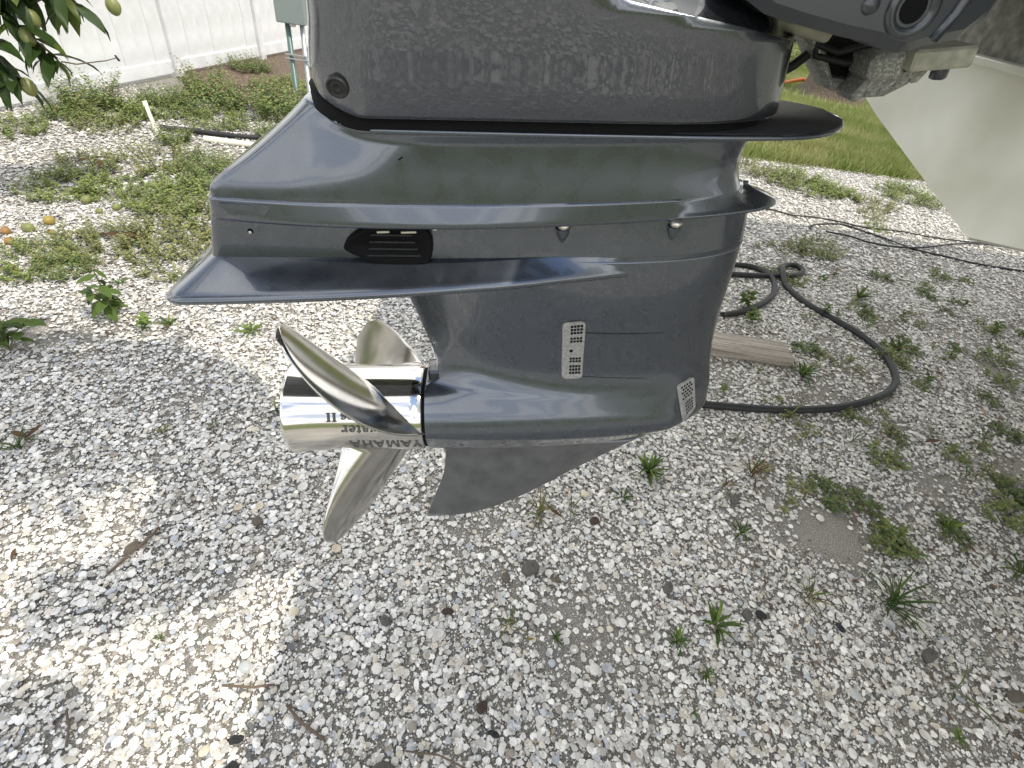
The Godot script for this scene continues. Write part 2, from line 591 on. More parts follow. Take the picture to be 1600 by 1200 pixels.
func build_motor() -> void:
	var o := thing("outboard_motor", "blue grey metallic outboard motor with polished three blade propeller", "outboard motor", Vector3(0, 0.46, 0))
	o.rotation.z = deg_to_rad(6.0)
	# gearcase and leg, skeg below
	var gc := part("gearcase", gear_mesh(-0.0655, 0.245, 120), M.paint, o)
	var skeg := part("skeg", gear_mesh(-0.25, -0.0655, 44), M.skeg, o)
	skeg.set_meta("label", "dull grey scuffed skeg fin under the gearcase")
	# water intake screens
	var b := Mb.new()
	var s1 := [Vector2(0.159, 0.171), Vector2(0.1835, 0.175), Vector2(0.1915, 0.085), Vector2(0.167, 0.083)]
	on_gear(b, s1, 0.0012, 12, 40, 0.16)
	var sc := part("intake_screen", b.mesh(false, false), M.screen, o)
	var at := func(q: Array, u: float, v: float) -> Vector2: return q[0].lerp(q[1], u).lerp(q[3].lerp(q[2], u), v)
	b = Mb.new()
	for blk in [[0.06, 0.22, 3], [0.26, 0.36, 2], [0.62, 0.72, 2], [0.76, 0.93, 3]]:
		for r in blk[2]:
			for k in 4:
				var v0: float = lerpf(blk[0], blk[1], float(r) / blk[2])
				var v1: float = v0 + (blk[1] - blk[0]) / blk[2] * 0.66
				var u0 := 0.36 + 0.14 * k
				on_gear(b, [at.call(s1, u0, v0), at.call(s1, u0 + 0.105, v0), at.call(s1, u0 + 0.105, v1), at.call(s1, u0, v1)], 0.0016, 1, 1)
	part("slots", b.mesh(false, false), M.black, sc).set_meta("kind", "stuff")
	b = Mb.new()
	var sc_at: Vector2 = at.call(s1, 0.42, 0.49)
	b.lathe(Vector3(sc_at.x, sc_at.y, gear_z(sc_at.x, sc_at.y) + 0.001), Vector3(0, 0, 1), [[0, 0.0001], [0.0007, 0.0001], [0.0007, 0.002], [0, 0.0023]], 14)
	part("screw", b.mesh(), M.black, sc)
	b = Mb.new()
	var s2 := [Vector2(0.313, 0.066), Vector2(0.336, 0.074), Vector2(0.3555, 0.014), Vector2(0.336, 0.001)]
	on_gear(b, s2, 0.0012, 8, 20, 0.16)
	var sd := part("intake_screen", b.mesh(false, false), M.screen, o)
	b = Mb.new()
	for r in 5:
		for k in 4:
			var u0 := 0.22 + 0.16 * k + (0.08 if r % 2 else 0.0)
			var v0 := 0.1 + 0.075 * r
			on_gear(b, [at.call(s2, u0, v0), at.call(s2, u0 + 0.095, v0), at.call(s2, u0 + 0.095, v0 + 0.042), at.call(s2, u0, v0 + 0.042)], 0.0016, 1, 1)
	for r in 4:
		for k in 4:
			var u0 := 0.34 + 0.13 * k
			var v0 := 0.56 + 0.085 * r
			on_gear(b, [at.call(s2, u0, v0), at.call(s2, u0 + 0.08, v0), at.call(s2, u0 + 0.08, v0 + 0.045), at.call(s2, u0, v0 + 0.045)], 0.0016, 1, 1)
	part("slots", b.mesh(false, false), M.black, sd).set_meta("kind", "stuff")
	# moulded lines between the screens
	for ln in [[Vector2(0.186, 0.157), Vector2(0.275, 0.152)], [Vector2(0.192, 0.088), Vector2(0.27, 0.082)]]:
		b = Mb.new()
		on_gear(b, [ln[0], ln[1], ln[1] + Vector2(0, -0.0004), ln[0] + Vector2(0, -0.0008)], 0.0005, 14, 1)
		part("moulded_line", b.mesh(false, false), M.dark_metal, o)
	# trim tab lug above the barrel's end
	b = Mb.new()
	b.box(Vector3(0.012, 0.063, 0.006), Vector3(0.016, 0.02, 0.016), Basis(), 0.003)
	b.box(Vector3(0.012, 0.056, 0.006), Vector3(0.02, 0.006, 0.02), Basis(), 0.002)
	part("lug", b.mesh(), M.dark_metal, o)

	# anti-ventilation plate
	var rim := [[-0.22, 0.107], [-0.2, 0.108], [-0.12, 0.1045], [-0.014, 0.0945], [0.06, 0.084], [0.102, 0.077], [0.163, 0.0635], [0.2, 0.056], [0.235, 0.0475], [0.262, 0.0395], [0.3, 0.026], [0.347, 0.0]]
	var wall_foil := foil(0.0555, 0.02, 0.3475, 0.7)
	var te_top := gear_te(0.24)
	var le_top := herm(LE, 0.24)
	var wall := func(x: float) -> float: return lerpf(wall_foil.call(x), gear_half(x, 0.24, te_top, le_top), smoothstep(0.1, 0.24, x))
	var rimf := func(x: float) -> float: return maxf(herm(rim, x), wall.call(x))
	var rows := []
	b = Mb.new()
	rows.append(loop(0.2265, -0.203, 0.3475, func(x): return maxf(rimf.call(x) - 0.006, 0.0), 0.014))
	rows.append(loop(0.2285, -0.2075, 0.3475, func(x): return maxf(rimf.call(x) - 0.0008, 0.0), 0.016))
	rows.append(loop(0.231, -0.2085, 0.3475, rimf, 0.016))
	rows.append(loop(0.2335, -0.2075, 0.3475, func(x): return maxf(rimf.call(x) - 0.0006, 0.0), 0.016))
	for k in 11:
		var t := (k + 1) / 11.0
		var q := t
		var hw := func(x: float) -> float: return lerpf(maxf(rimf.call(x) - 0.0012, 0.0), wall.call(x), q)
		rows.append(loop(0.2345 + 0.0145 * (0.8 * t + 0.2 * t * t), -0.2065 + 0.025 * t, 0.3475, hw, 0.016))
	b.grid(rows)
	b.cap(rows[0])
	part("anti_ventilation_plate", b.mesh(), M.paint, o)
	# recessed wall above it
	b = Mb.new()
	rows = []
	for k in 9:
		var t := k / 8.0
		rows.append(loop(lerpf(0.248, 0.2875, t), -0.1815 + 0.0125 * t, 0.3475 - 0.006 * t, func(x): return wall.call(x + (0.006 * t if x > 0.1 else 0.0) * smoothstep(0.1, 0.25, x)) + 0.0006 * t * smoothstep(0.34, 0.2, x) - 0.0002, 0.01))
	b.grid(rows)
	part("exhaust_housing", b.mesh(), M.paint, o)
	# lower flange with its sloping band
	var frim := [[-0.19, 0.055], [-0.17, 0.058], [-0.12, 0.067], [-0.06, 0.0735], [0.045, 0.075], [0.1, 0.0715], [0.16, 0.0645], [0.22, 0.0555], [0.28, 0.0445], [0.32, 0.034], [0.345, 0.0245], [0.36, 0.0145], [0.367, 0.006], [0.369, 0.0]]
	var ff := func(x: float) -> float: return herm(frim, x)
	var up := func(x: float) -> float: return foil(0.0695, -0.02, 0.328, 0.4).call(x) * (0.87 + 0.13 * smoothstep(-0.18, -0.04, x))
	var band := func(x: float, t: float) -> float:
		var full := lerpf(ff.call(x), up.call(x) + 0.0014, t)
		var cut: float = lerpf(ff.call(x) - 0.001, minf(ff.call(x) - 0.001, up.call(x) - 0.002), minf(1.0, t * 1.2))
		return lerpf(full, cut, smoothstep(0.2575, 0.2605, x))
	b = Mb.new()
	rows = []
	rows.append(loop(0.2862, -0.165, 0.367, func(x): return maxf(ff.call(x) - 0.003, 0), 0.008))
	rows.append(loop(0.2872, -0.1665, 0.369, ff, 0.008))
	rows.append(loop(0.2895, -0.1665, 0.369, ff, 0.008))
	for k in 7:
		var t := k / 6.0
		rows.append(loop(0.2905 + 0.0165 * t, -0.1655 + 0.005 * t, 0.369 - 0.034 * minf(1.0, t * 1.3), func(x): return maxf(band.call(x, t), 0.0), 0.008, 90))
	for i in rows.size(): if rows[i].size() < 182: rows[i] = PackedVector3Array()
	rows[0] = loop(0.2862, -0.165, 0.367, func(x): return maxf(ff.call(x) - 0.003, 0), 0.008, 90)
	rows[1] = loop(0.2872, -0.1665, 0.369, ff, 0.008, 90)
	rows[2] = loop(0.2895, -0.1665, 0.369, ff, 0.008, 90)
	b.grid(rows)
	b.cap(rows[0])
	b.cap(rows[-1])
	part("lower_flange", b.mesh(), M.paint, o)
	# upper casing with the swept stern edge
	var sw := [[0.305, -0.159], [0.314, -0.1575], [0.3165, -0.154], [0.3225, -0.143], [0.3345, -0.119], [0.3515, -0.0885], [0.363, -0.0695], [0.370, -0.059]]
	b = Mb.new()
	rows = []
	for k in 25:
		var t := k / 24.0
		var y := lerpf(0.306, 0.368, t)
		var W := 0.0695 - 0.0028 * smoothstep(0.0, 0.7, t) + 0.0 * t
		var xf := 0.324 - 0.012 * sin(PI * t) + 0.006 * t
		var f0 := foil(W, -0.02, xf, 0.36)
		var f := func(x: float) -> float: return f0.call(x) + (0.0034 * smoothstep(0.78, 0.92, t) - 0.002 * smoothstep(0.93, 1.0, t)) * smoothstep(-0.06, -0.015, x) * smoothstep(xf + 0.001, xf - 0.03, x)
		var xa := herm(sw, y)
		var hw := func(x: float) -> float: return f.call(x) * lerpf(0.86, 0.72, t) + f.call(x) * lerpf(0.14, 0.28, t) * smoothstep(xa - 0.02, xa + 0.12, x)
		var lf := func(x: float) -> float: return 0.0135 * t * smoothstep(-0.015, -0.07, x)
		rows.append(loop(y, xa - 0.004 * t * t, xf, hw, lerpf(0.008, 0.016, t), 64, lf))
	b.grid(rows)
	b.cap(rows[-1])
	part("upper_casing", b.mesh(), M.paint, o)
	# splash plate and the black seal above it
	var sp := [[-0.05, 0.0665], [-0.03, 0.0685], [0.05, 0.071], [0.2, 0.072], [0.3, 0.0695], [0.345, 0.062], [0.372, 0.047], [0.388, 0.029], [0.395, 0.014], [0.398, 0.0]]
	var sf := func(x: float) -> float: return herm(sp, x)
	var lift := func(x: float) -> float: return 0.0135 * smoothstep(-0.015, -0.07, x)
	b = Mb.new()
	rows = []
	for e in [[0.3625, 0.004], [0.3625, 0.0012], [0.3632, 0.0], [0.3655, 0.0], [0.3664, 0.001], [0.3664, 0.005]]:
		rows.append(loop(e[0], -0.047 + e[1], 0.398 - e[1], func(x): return maxf(sf.call(x) - e[1], 0.0), 0.014, 64, lift))
	b.grid(rows)
	b.cap(rows[0])
	part("splash_plate", b.mesh(), M.paint, o)
	b = Mb.new()
	rows = [loop(0.3666, -0.045, 0.3925, func(x): return maxf(sf.call(x) - 0.0035, 0.0), 0.014, 64, lift), loop(0.3675, -0.0445, 0.392, func(x): return maxf(sf.call(x) - 0.004, 0.0), 0.014, 64, lift)]
	b.grid(rows)
	b.cap(rows[1])
	part("plate_top", b.mesh(), M.rubber, o)
	b = Mb.new()
	rows = []
	for y in [0.3645, 0.3795]:
		rows.append(loop(y, -0.0605, 0.315, foil(0.0695, 0.2, 0.315, 0.3), 0.036, 48, lift))
	b.grid(rows)
	b.cap(rows[1])
	part("seal", b.mesh(), M.black, o)
	# lower cowling
	var ridge := func(x: float) -> float: return lin([[0.1, 0.482], [0.15, 0.4565], [0.2, 0.4485], [0.25, 0.4405], [0.3, 0.430]], x)
	var side := [[0.3755, 0.0765], [0.3775, 0.0805], [0.381, 0.0825], [0.39, 0.086], [0.41, 0.0925], [0.43, 0.0995], [0.455, 0.108], [0.482, 0.117]]
	b = Mb.new()
	rows = []
	var ys := [0.3755, 0.3762, 0.3772, 0.379, 0.384, 0.39, 0.398, 0.406, 0.414, 0.422, 0.43, 0.438, 0.446, 0.454, 0.462, 0.472, 0.482]
	var make_row := func(yk: float, sh: float) -> PackedVector3Array:
		var a := PackedVector3Array()
		var c := PackedVector3Array()
		var xf := 0.331 - 0.25 * maxf(0.0, yk - 0.3735) * 0.8
		xf = maxf(xf, 0.312) - 0.02 * sh
		var xa := -0.0545 + 0.013 * smoothstep(0.395, 0.455, yk) + 0.03 * maxf(0.0, 0.376 - yk) / 0.0025 * 0.1
		for i in 97:
			var x := xa + (xf - xa) * (0.5 - 0.5 * cos(PI * i / 96.0))
			var yr: float = ridge.call(x)
			var y := minf(yk, yr)
			var w := herm(side, y)
			w *= pow(maxf(0.0, 1.0 - pow(maxf(0.0, (x - 0.16)) / (xf - 0.16), 3.2)), 0.42)
			var ra := 0.05
			if x < xa + ra:
				var k := (xa + ra - x) / ra
				w = w - ra + ra * pow(maxf(0.0, 1.0 - pow(k, 2.4)), 0.42)
			if yk > yr - 0.004: w -= 0.0012 * clampf((yk - yr + 0.004) / 0.008, 0, 1)
			w *= 1.0 - 0.78 * sh
			y += 0.02 * (1.0 - (1.0 - sh) * (1.0 - sh)) * smoothstep(0.1, 0.16, x)
			y += 0.0135 * smoothstep(-0.012, -0.065, x) * (1.0 - smoothstep(0.374, 0.42, y))
			a.append(Vector3(x, y, maxf(w, 0.0004)))
			c.append(Vector3(x, y, -maxf(w, 0.0004)))
		c.reverse()
		a.append_array(c)
		return a
	for y in ys: rows.append(make_row.call(y, 0.0))
	for k in 6: rows.append(make_row.call(0.482, (k + 1) / 6.0))
	b.grid(rows)
	b.cap(rows[0])
	b.cap(rows[-1])
	part("lower_cowling", b.mesh(), M.cowl, o)
	# top cowling, mostly above the picture
	b = Mb.new()
	rows = []
	var tc := [[0.478, 0.11, -0.03, 0.13], [0.49, 0.118, -0.032, 0.14], [0.53, 0.135, -0.042, 0.16], [0.6, 0.155, -0.055, 0.2], [0.7, 0.168, -0.065, 0.25], [0.85, 0.17, -0.08, 0.27], [0.98, 0.16, -0.07, 0.27], [1.05, 0.14, -0.05, 0.25], [1.085, 0.11, -0.02, 0.22], [1.1, 0.06, 0.03, 0.17]]
	for e in tc: rows.append(loop(e[0], e[2], e[3], foil(e[1], e[2] + 0.45 * (e[3] - e[2]), e[3], 0.42), minf(0.06, e[1] * 0.8)))
	b.grid(rows)
	b.cap(rows[-1])
	part("top_cowling", b.mesh(), M.cowl, o)
	# rubber plug on the cowling
	b = Mb.new()
	var n := Vector3(-0.12, -0.38, 0.92).normalized()
	b.lathe(Vector3(-0.0262, 0.398, 0.0872), n, [[-0.012, 0.0078], [0.0012, 0.0078], [0.002, 0.0072], [0.0012, 0.006], [0.0003, 0.0054], [0.0008, 0.0036], [0.0012, 0.0031], [0.0002, 0.0025], [0.0, 0.0001]], 32)
	part("plug", b.mesh(), M.rubber, o)
	# exhaust relief grille in the recessed wall
	b = Mb.new()
	var oval := [[-0.053, 0.2625], [-0.048, 0.27], [-0.036, 0.2785], [-0.027, 0.2815], [0.0, 0.2835], [0.017, 0.283], [0.0245, 0.279], [0.028, 0.2715], [0.028, 0.259], [0.0255, 0.2505], [0.021, 0.247], [0.0, 0.2455], [-0.02, 0.2455], [-0.031, 0.248], [-0.043, 0.2535], [-0.051, 0.2585]]
	var outer := PackedVector3Array()
	var lip := PackedVector3Array()
	var lip2 := PackedVector3Array()
	var foot := PackedVector3Array()
	var mid := Vector2(-0.012, 0.2645)
	var smooth_oval := []
	for i in oval.size():
		for k in 4:
			var u := k / 4.0
			var w := []
			for j in 4: w.append(Vector2(oval[(i + j + oval.size() - 1) % oval.size()][0], oval[(i + j + oval.size() - 1) % oval.size()][1]))
			smooth_oval.append((w[1] as Vector2).cubic_interpolate(w[2], w[0], w[3], u))
	for q: Vector2 in smooth_oval:
		foot.append(Vector3(q.x, q.y, 0.0545))
		outer.append(Vector3(q.x, q.y, 0.0605))
		var r := mid + (q - mid) * 0.95
		lip.append(Vector3(r.x, r.y, 0.0625))
		r = mid + (q - mid) * Vector2(0.83, 0.7)
		lip2.append(Vector3(r.x, r.y, 0.0578))
	b.grid([foot, outer, lip, lip2])
	b.fan(lip2)
	var gr := part("exhaust_grille", b.mesh(false, false), M.black, o)
	for k in 4:
		b = Mb.new()
		b.box(Vector3(-0.008, 0.2535 + 0.0068 * k, 0.0588), Vector3(0.05 - 0.004 * k, 0.0016, 0.003), Basis(), 0.0004)
		part("louvre", b.mesh(), M.rubber, gr)
	for e in [[-0.0155, 0.009, 0.2765], [0.0075, 0.011, 0.2765]]:
		b = Mb.new()
		b.box(Vector3(e[0], e[2], 0.0582), Vector3(e[1] * 1.3, 0.0024, 0.002), Basis(Vector3(0, 0, 1), 0.04), 0.0004)
		part("clip", b.mesh(), M.steel, gr)
	b = Mb.new()
	b.lathe(Vector3(-0.004, 0.2668, 0.0571), Vector3(0, 0, 1), [[0, 0.003], [0.0026, 0.003], [0.0026, 0.0012], [0.001, 0.001], [0.001, 0.0001]], 14)
	part("screw", b.mesh(), M.black, gr)
	for e in [[-0.01, 0.2585, 0.012], [0.011, 0.2585, 0.01], [-0.012, 0.265, 0.012], [0.012, 0.265, 0.01]]:
		b = Mb.new()
		b.box(Vector3(e[0], e[1] - 0.0012, 0.0577), Vector3(e[2], 0.0032, 0.0006))
		part("slot", b.mesh(), M.black, gr)
	# drain hole and flange bolts
	b = Mb.new()
	b.lathe(Vector3(-0.135, 0.2745, 0.0555), Vector3(0, 0, 1), [[0, 0.0027], [0.0007, 0.0025], [0.0005, 0.0001]], 14)
	var dr := part("drain_hole", b.mesh(), M.black, o)
	b = Mb.new()
	b.lathe(Vector3(-0.1355, 0.2732, 0.0559), Vector3(0, 0, 1), [[0, 0.0016], [0.0006, 0.0012], [0.0006, 0.0001]], 10)
	part("drain_lip", b.mesh(), M.steel, dr)
	for e in [[0.0325, 0.062, 0.0], [0.1485, 0.0575, 1.0], [0.2545, 0.0495, 0.9]]:
		b = Mb.new()
		b.lathe(Vector3(e[0], 0.2866, e[1]), Vector3(0, -1, 0), [[0, 0.0001], [0, 0.0058], [0.0045, 0.0056], [0.0055, 0.0044], [0.0055, 0.0001]], 6)
		var bo := part("flange_bolt", b.mesh(), M.steel, o)
		if e[2] > 0.0:
			b = Mb.new()
			b.lathe(Vector3(e[0], 0.2812, e[1] - 0.003), Vector3(0.05, -1, -0.12).normalized(), [[0, 0.0068], [0.006, 0.0062], [0.013, 0.003], [0.017, 0.0002]], 12)
			part("boss", b.mesh(), M.cast, bo)
	# parallelogram cast pads on the flange band
	b = Mb.new()
	var pad := [Vector3(-0.1485, 0.3045, 0.0), Vector3(-0.104, 0.303, 0.0), Vector3(-0.113, 0.2945, 0.0), Vector3(-0.142, 0.2945, 0.0)]
	var low := PackedVector3Array()
	var hi := PackedVector3Array()
	for i in 4:
		var p: Vector3 = pad[i]
		var t: float = (p.y - 0.2905) / 0.0165
		var z: float = band.call(p.x, t)
		low.append(Vector3(p.x, p.y, z - 0.003))
		hi.append(Vector3(p.x, p.y, z + (0.0003 if i in [1, 2] else 0.0045)))
	b.g = -1
	b.grid([low, hi])
	b.quad(hi[0], hi[3], hi[2], hi[1])
	part("cast_pad", b.mesh(), M.paint, o)
	# bug-sized chip on the casing
	b = Mb.new()
	b.box(Vector3(0.009, 0.3435, 0.0668), Vector3(0.0042, 0.0012, 0.0006), Basis(Vector3(0, 0, 1), 0.6), 0.0002)
	part("paint_chip", b.mesh(), M.black, o)

	# propeller
	var pr := Node3D.new()
	pr.name = "propeller"
	o.add_child(pr)
	b = Mb.new()
	b.lathe(Vector3.ZERO, Vector3(-1, 0, 0), [[0.0045, 0.045], [0.0045, 0.0555], [0.006, 0.0568], [0.02, 0.0572], [0.09, 0.0572], [0.13, 0.0575], [0.155, 0.0588], [0.172, 0.0612], [0.1745, 0.0616], [0.1755, 0.0606], [0.17, 0.0575], [0.15, 0.054], [0.1, 0.053], [0.09, 0.03], [0.12, 0.026], [0.125, 0.0001]], 96)
	part("hub", b.mesh(), M.chrome, pr)
	b = Mb.new()
	b.lathe(Vector3.ZERO, Vector3(-1, 0, 0), [[-0.002, 0.0535], [0.0045, 0.0535]], 64)
	part("seal_ring", b.mesh(), M.black, pr)
	var bm := blade_mesh()
	for k in 3:
		part("blade", bm, M.blade, pr, Transform3D(Basis(Vector3(1, 0, 0), deg_to_rad([57.9, 177.9, 297.9][k]) * -1.0), Vector3.ZERO))
	part("lettering", wrapped_text("YAMAHA", 0.0165, "Droid Sans", deg_to_rad(-13.0), -0.098, 0.0574), M.etch, pr)
	part("lettering", wrapped_text("Saltwater", 0.0125, "Droid Serif", deg_to_rad(14.0), -0.104, 0.0578), M.etch, pr)
	part("lettering", wrapped_text("Series II", 0.0125, "Droid Serif", deg_to_rad(31.0), -0.121, 0.0588), M.etch, pr)

	# clamp bracket and swivel at the transom
	var prof := PackedVector2Array()
	for p in [[0.232, 0.462], [0.262, 0.4475], [0.285, 0.4425], [0.318, 0.4365], [0.341, 0.4335], [0.352, 0.4295], [0.362, 0.428], [0.375, 0.4315], [0.4, 0.437], [0.412, 0.45], [0.43, 0.56], [0.44, 0.68], [0.40, 0.70], [0.34, 0.66], [0.3, 0.56], [0.25, 0.5]]:
		prof.append(Vector2(p[0], p[1]))
	for z in [0.075, -0.085]:
		b = Mb.new()
		b.slab(prof, Vector3(0, 0, z), Basis(), 0.05, 0.007)
		var cb := part("clamp_bracket", b.mesh(), M.dark_metal, o)
		if z > 0:
			b = Mb.new()
			b.lathe(Vector3(0.3555, 0.4535, 0.0985), Vector3(0, 0, 1), [[0, 0.0175], [0.003, 0.017], [0.0042, 0.0155], [0.0042, 0.012], [0.002, 0.0105], [0.0, 0.0098], [0.0, 0.0001]], 32)
			var bs := part("bolt_boss", b.mesh(), M.dark_metal, cb)
			b = Mb.new()
			b.lathe(Vector3(0.3555, 0.4535, 0.1), Vector3(0, 0, 1), [[0.0002, 0.0001], [0.0002, 0.0085]], 24)
			part("bolt_hole", b.mesh(false, false), M.black, cb)
			b = Mb.new()
			b.lathe(Vector3(0.3265, 0.4545, 0.099), Vector3(0, 0, 1), [[0, 0.006], [0.003, 0.005], [0.004, 0.003], [0.004, 0.0001]], 16)
			part("bolt", b.mesh(), M.dark_metal, cb)
			b = Mb.new()
			b.tube([Vector3(0.378, 0.437, 0.099), Vector3(0.385, 0.452, 0.1), Vector3(0.392, 0.48, 0.1), Vector3(0.398, 0.56, 0.1)], 0.004, 8)
			part("casting_rib", b.mesh(), M.dark_metal, cb)
	b = Mb.new()
	b.box(Vector3(0.33, 0.57, 0.0), Vector3(0.1, 0.2, 0.12), Basis(Vector3(0, 0, 1), -0.2), 0.01)
	part("swivel_housing", b.mesh(), M.dark_metal, o)
	# pale underside strip of the bracket
	b = Mb.new()
	b.tube([Vector3(0.262, 0.448, 0.035), Vector3(0.3, 0.4395, 0.035), Vector3(0.342, 0.431, 0.035)], [0.006, 0.007, 0.006], 8)
	part("bracket_lip", b.mesh(), M.zinc_plate, o)
	# sacrificial anode block under the bracket: pale pitted casting with a dark web, ribs at its foot
	b = Mb.new()
	prof = PackedVector2Array()
	for p in [[0.352, 0.4237], [0.367, 0.424], [0.3905, 0.3925], [0.4165, 0.3895], [0.4195, 0.4105], [0.437, 0.416], [0.4455, 0.4], [0.4655, 0.404], [0.463, 0.389], [0.4456, 0.3785], [0.4215, 0.3765], [0.3895, 0.3835], [0.3705, 0.4034]]: prof.append(Vector2(p[0], p[1]))
	b.slab(prof, Vector3(0, 0, -0.032), Basis(), 0.03, 0.003)
	var an := part("anode_block", b.mesh(), M.zinc, o)
	b = Mb.new()
	prof = PackedVector2Array()
	for p in [[0.358, 0.44], [0.368, 0.42], [0.3895, 0.392], [0.4185, 0.389], [0.421, 0.41], [0.415, 0.44]]: prof.append(Vector2(p[0], p[1]))
	b.slab(prof, Vector3(0, 0, -0.046), Basis(), 0.01, 0.001)
	part("anode_web", b.mesh(), M.web, an)
	b = Mb.new()
	b.box(Vector3(0.412, 0.408, 0.002), Vector3(0.03, 0.02, 0.036), Basis(Vector3(0, 0, 1), 0.1), 0.004)
	part("anode_shoulder", b.mesh(), M.zinc, an)
	for k in 5:
		b = Mb.new()
		b.box(Vector3(0.405 + 0.0105 * k, 0.3915 + 0.0026 * k, -0.002), Vector3(0.0085, 0.026 - 0.0028 * k, 0.03), Basis(Vector3(0, 0, 1), -0.55), 0.003)
		part("anode_rib", b.mesh(), M.zinc, an)
	b = Mb.new()
	b.box(Vector3(0.448, 0.416, 0.005), Vector3(0.05, 0.0155, 0.05), Basis(Vector3(0, 0, 1), 0.09), 0.002)
	var ap := part("anode_plate", b.mesh(), M.zinc_plate, o)
	b = Mb.new()
	b.lathe(Vector3(0.462, 0.409, 0.012), Vector3(0.09, -1, 0).normalized(), [[0, 0.0065], [0.009, 0.0065], [0.01, 0.0055], [0.01, 0.0001]], 6)
	part("bolt", b.mesh(), M.dark_metal, ap)
	# rigging hose hanging from the bracket into the cowling
	b = Mb.new()
	b.tube([Vector3(0.372, 0.456, -0.03), Vector3(0.3721, 0.4343, -0.03), Vector3(0.3729, 0.4274, -0.03), Vector3(0.3715, 0.4181, -0.03), Vector3(0.366, 0.4083, -0.03), Vector3(0.3565, 0.3997, -0.03), Vector3(0.3459, 0.3934, -0.03), Vector3(0.325, 0.388, -0.03), Vector3(0.3, 0.386, -0.03)], 0.0042, 10)
	part("rigging_hose", b.mesh(), M.rubber, o)
	for e in [[0.374, 0.413, 0.416, 0.41], [0.386, 0.405, 0.43, 0.417]]:
		b = Mb.new()
		b.tube([Vector3(0.362, 0.425, -0.02), Vector3(0.367, e[1] + 0.004, -0.018), Vector3(e[0] + 0.008, e[1], -0.012), Vector3(e[2] - 0.008, e[1] + 0.008, -0.005), Vector3(e[2], e[3] + 0.006, 0.0), Vector3(0.4, 0.409, -0.01), Vector3(0.392, 0.406, -0.02)], 0.0028, 8)
		part("cable", b.mesh(), M.rubber, o)

# ---------------------------------------------------------------- ground and gravel
func shell_mesh(kind: int, sd: int) -> ArrayMesh:
	var r := RandomNumberGenerator.new()
	r.seed = sd
	var b := Mb.new()
	var n := 7 if kind == 2 else 11
	var edge := PackedFloat32Array()
	for j in n:
		var a := TAU * j / n
		var q := 1.0 + 0.06 * r.randf_range(-1, 1)
		if kind < 2: q *= 1.0 - 0.1 * cos(a) - 0.05 * cos(2 * a)
		elif kind == 2: q *= r.randf_range(0.5, 1.15)
		elif kind == 3: q *= 1.0 + 0.28 * cos(2 * a)
		edge.append(q)
	var rings: Array
	match kind:
		0: rings = [[1.0, 0.0], [0.97, 0.12], [0.72, 0.32], [0.36, 0.42]]
		1: rings = [[0.55, 0.0], [1.0, 0.42], [0.93, 0.46], [0.62, 0.2], [0.25, 0.08]]
		2: rings = [[1.0, 0.0], [1.0, 0.14], [0.9, 0.2], [0.5, 0.27]]
		3: rings = [[1.0, 0.0], [0.97, 0.1], [0.72, 0.3], [0.36, 0.4]]
		4: rings = [[0.6, 0.0], [0.95, 0.22], [1.0, 0.5], [0.7, 0.85], [0.3, 0.98]]
	var rows := []
	for e in rings:
		var row := PackedVector3Array()
		for j in n:
			var a := TAU * j / n
			var wob := 1.0 + (0.1 * r.randf_range(-1, 1) if kind == 4 else 0.0)
			row.append(Vector3(cos(a) * e[0] * edge[j] * wob, e[1] * (1.0 + 0.06 * cos(a)), sin(a) * e[0] * edge[j] * wob * 0.9))
		rows.append(row)
	if kind == 2: b.g = -1
	b.grid(rows)
	b.fan(rows[-1])
	return b.mesh()

func shell_color() -> Color:
	var u := rng.randf()
	var t := rng.randf_range(0.8, 1.08)
	if u < 0.46: return Color(0.76, 0.745, 0.705) * t
	if u < 0.7: return Color(0.61, 0.59, 0.55) * t
	if u < 0.83: return Color(0.46, 0.445, 0.41) * t
	if u < 0.88: return Color(0.45, 0.475, 0.51) * t
	if u < 0.945: return Color(0.58, 0.53, 0.44) * t
	if u < 0.985: return Color(0.30, 0.265, 0.22) * t
	return Color(0.13, 0.135, 0.135) * t

var dirt := FastNoiseLite.new()

# share of shells that cover the soil at a spot
func cover(x: float, z: float) -> float:
	var k := 1.0
	k -= 0.8 * exp(-((x - 0.94) ** 2 + (z + 0.13) ** 2 * 2.0) / 0.012)
	k -= 0.55 * exp(-((x - 0.35) ** 2 + (z - 0.06) ** 2) / 0.02)
	var right := smoothstep(0.55, 1.0, x) * smoothstep(-1.9, -0.9, z)
	k -= right * (0.12 + 0.5 * smoothstep(-0.1, 0.45, dirt.get_noise_2d(x * 4.0, z * 4.0)))
	k -= 0.4 * smoothstep(0.1, 0.5, dirt.get_noise_2d(x * 2.2 + 9.0, z * 2.2))
	if x < -0.9: k -= 0.3 * smoothstep(0.0, 0.4, dirt.get_noise_2d(x * 3.0 + 30.0, z * 3.0)) 
	# bare strip along the fence, lawn on the right
	k -= smoothstep(-2.7, -3.1, z) * smoothstep(0.5, -0.5, x)
	k -= smoothstep(-3.0, -3.35, z) * smoothstep(0.8, 1.6, x)
	return k

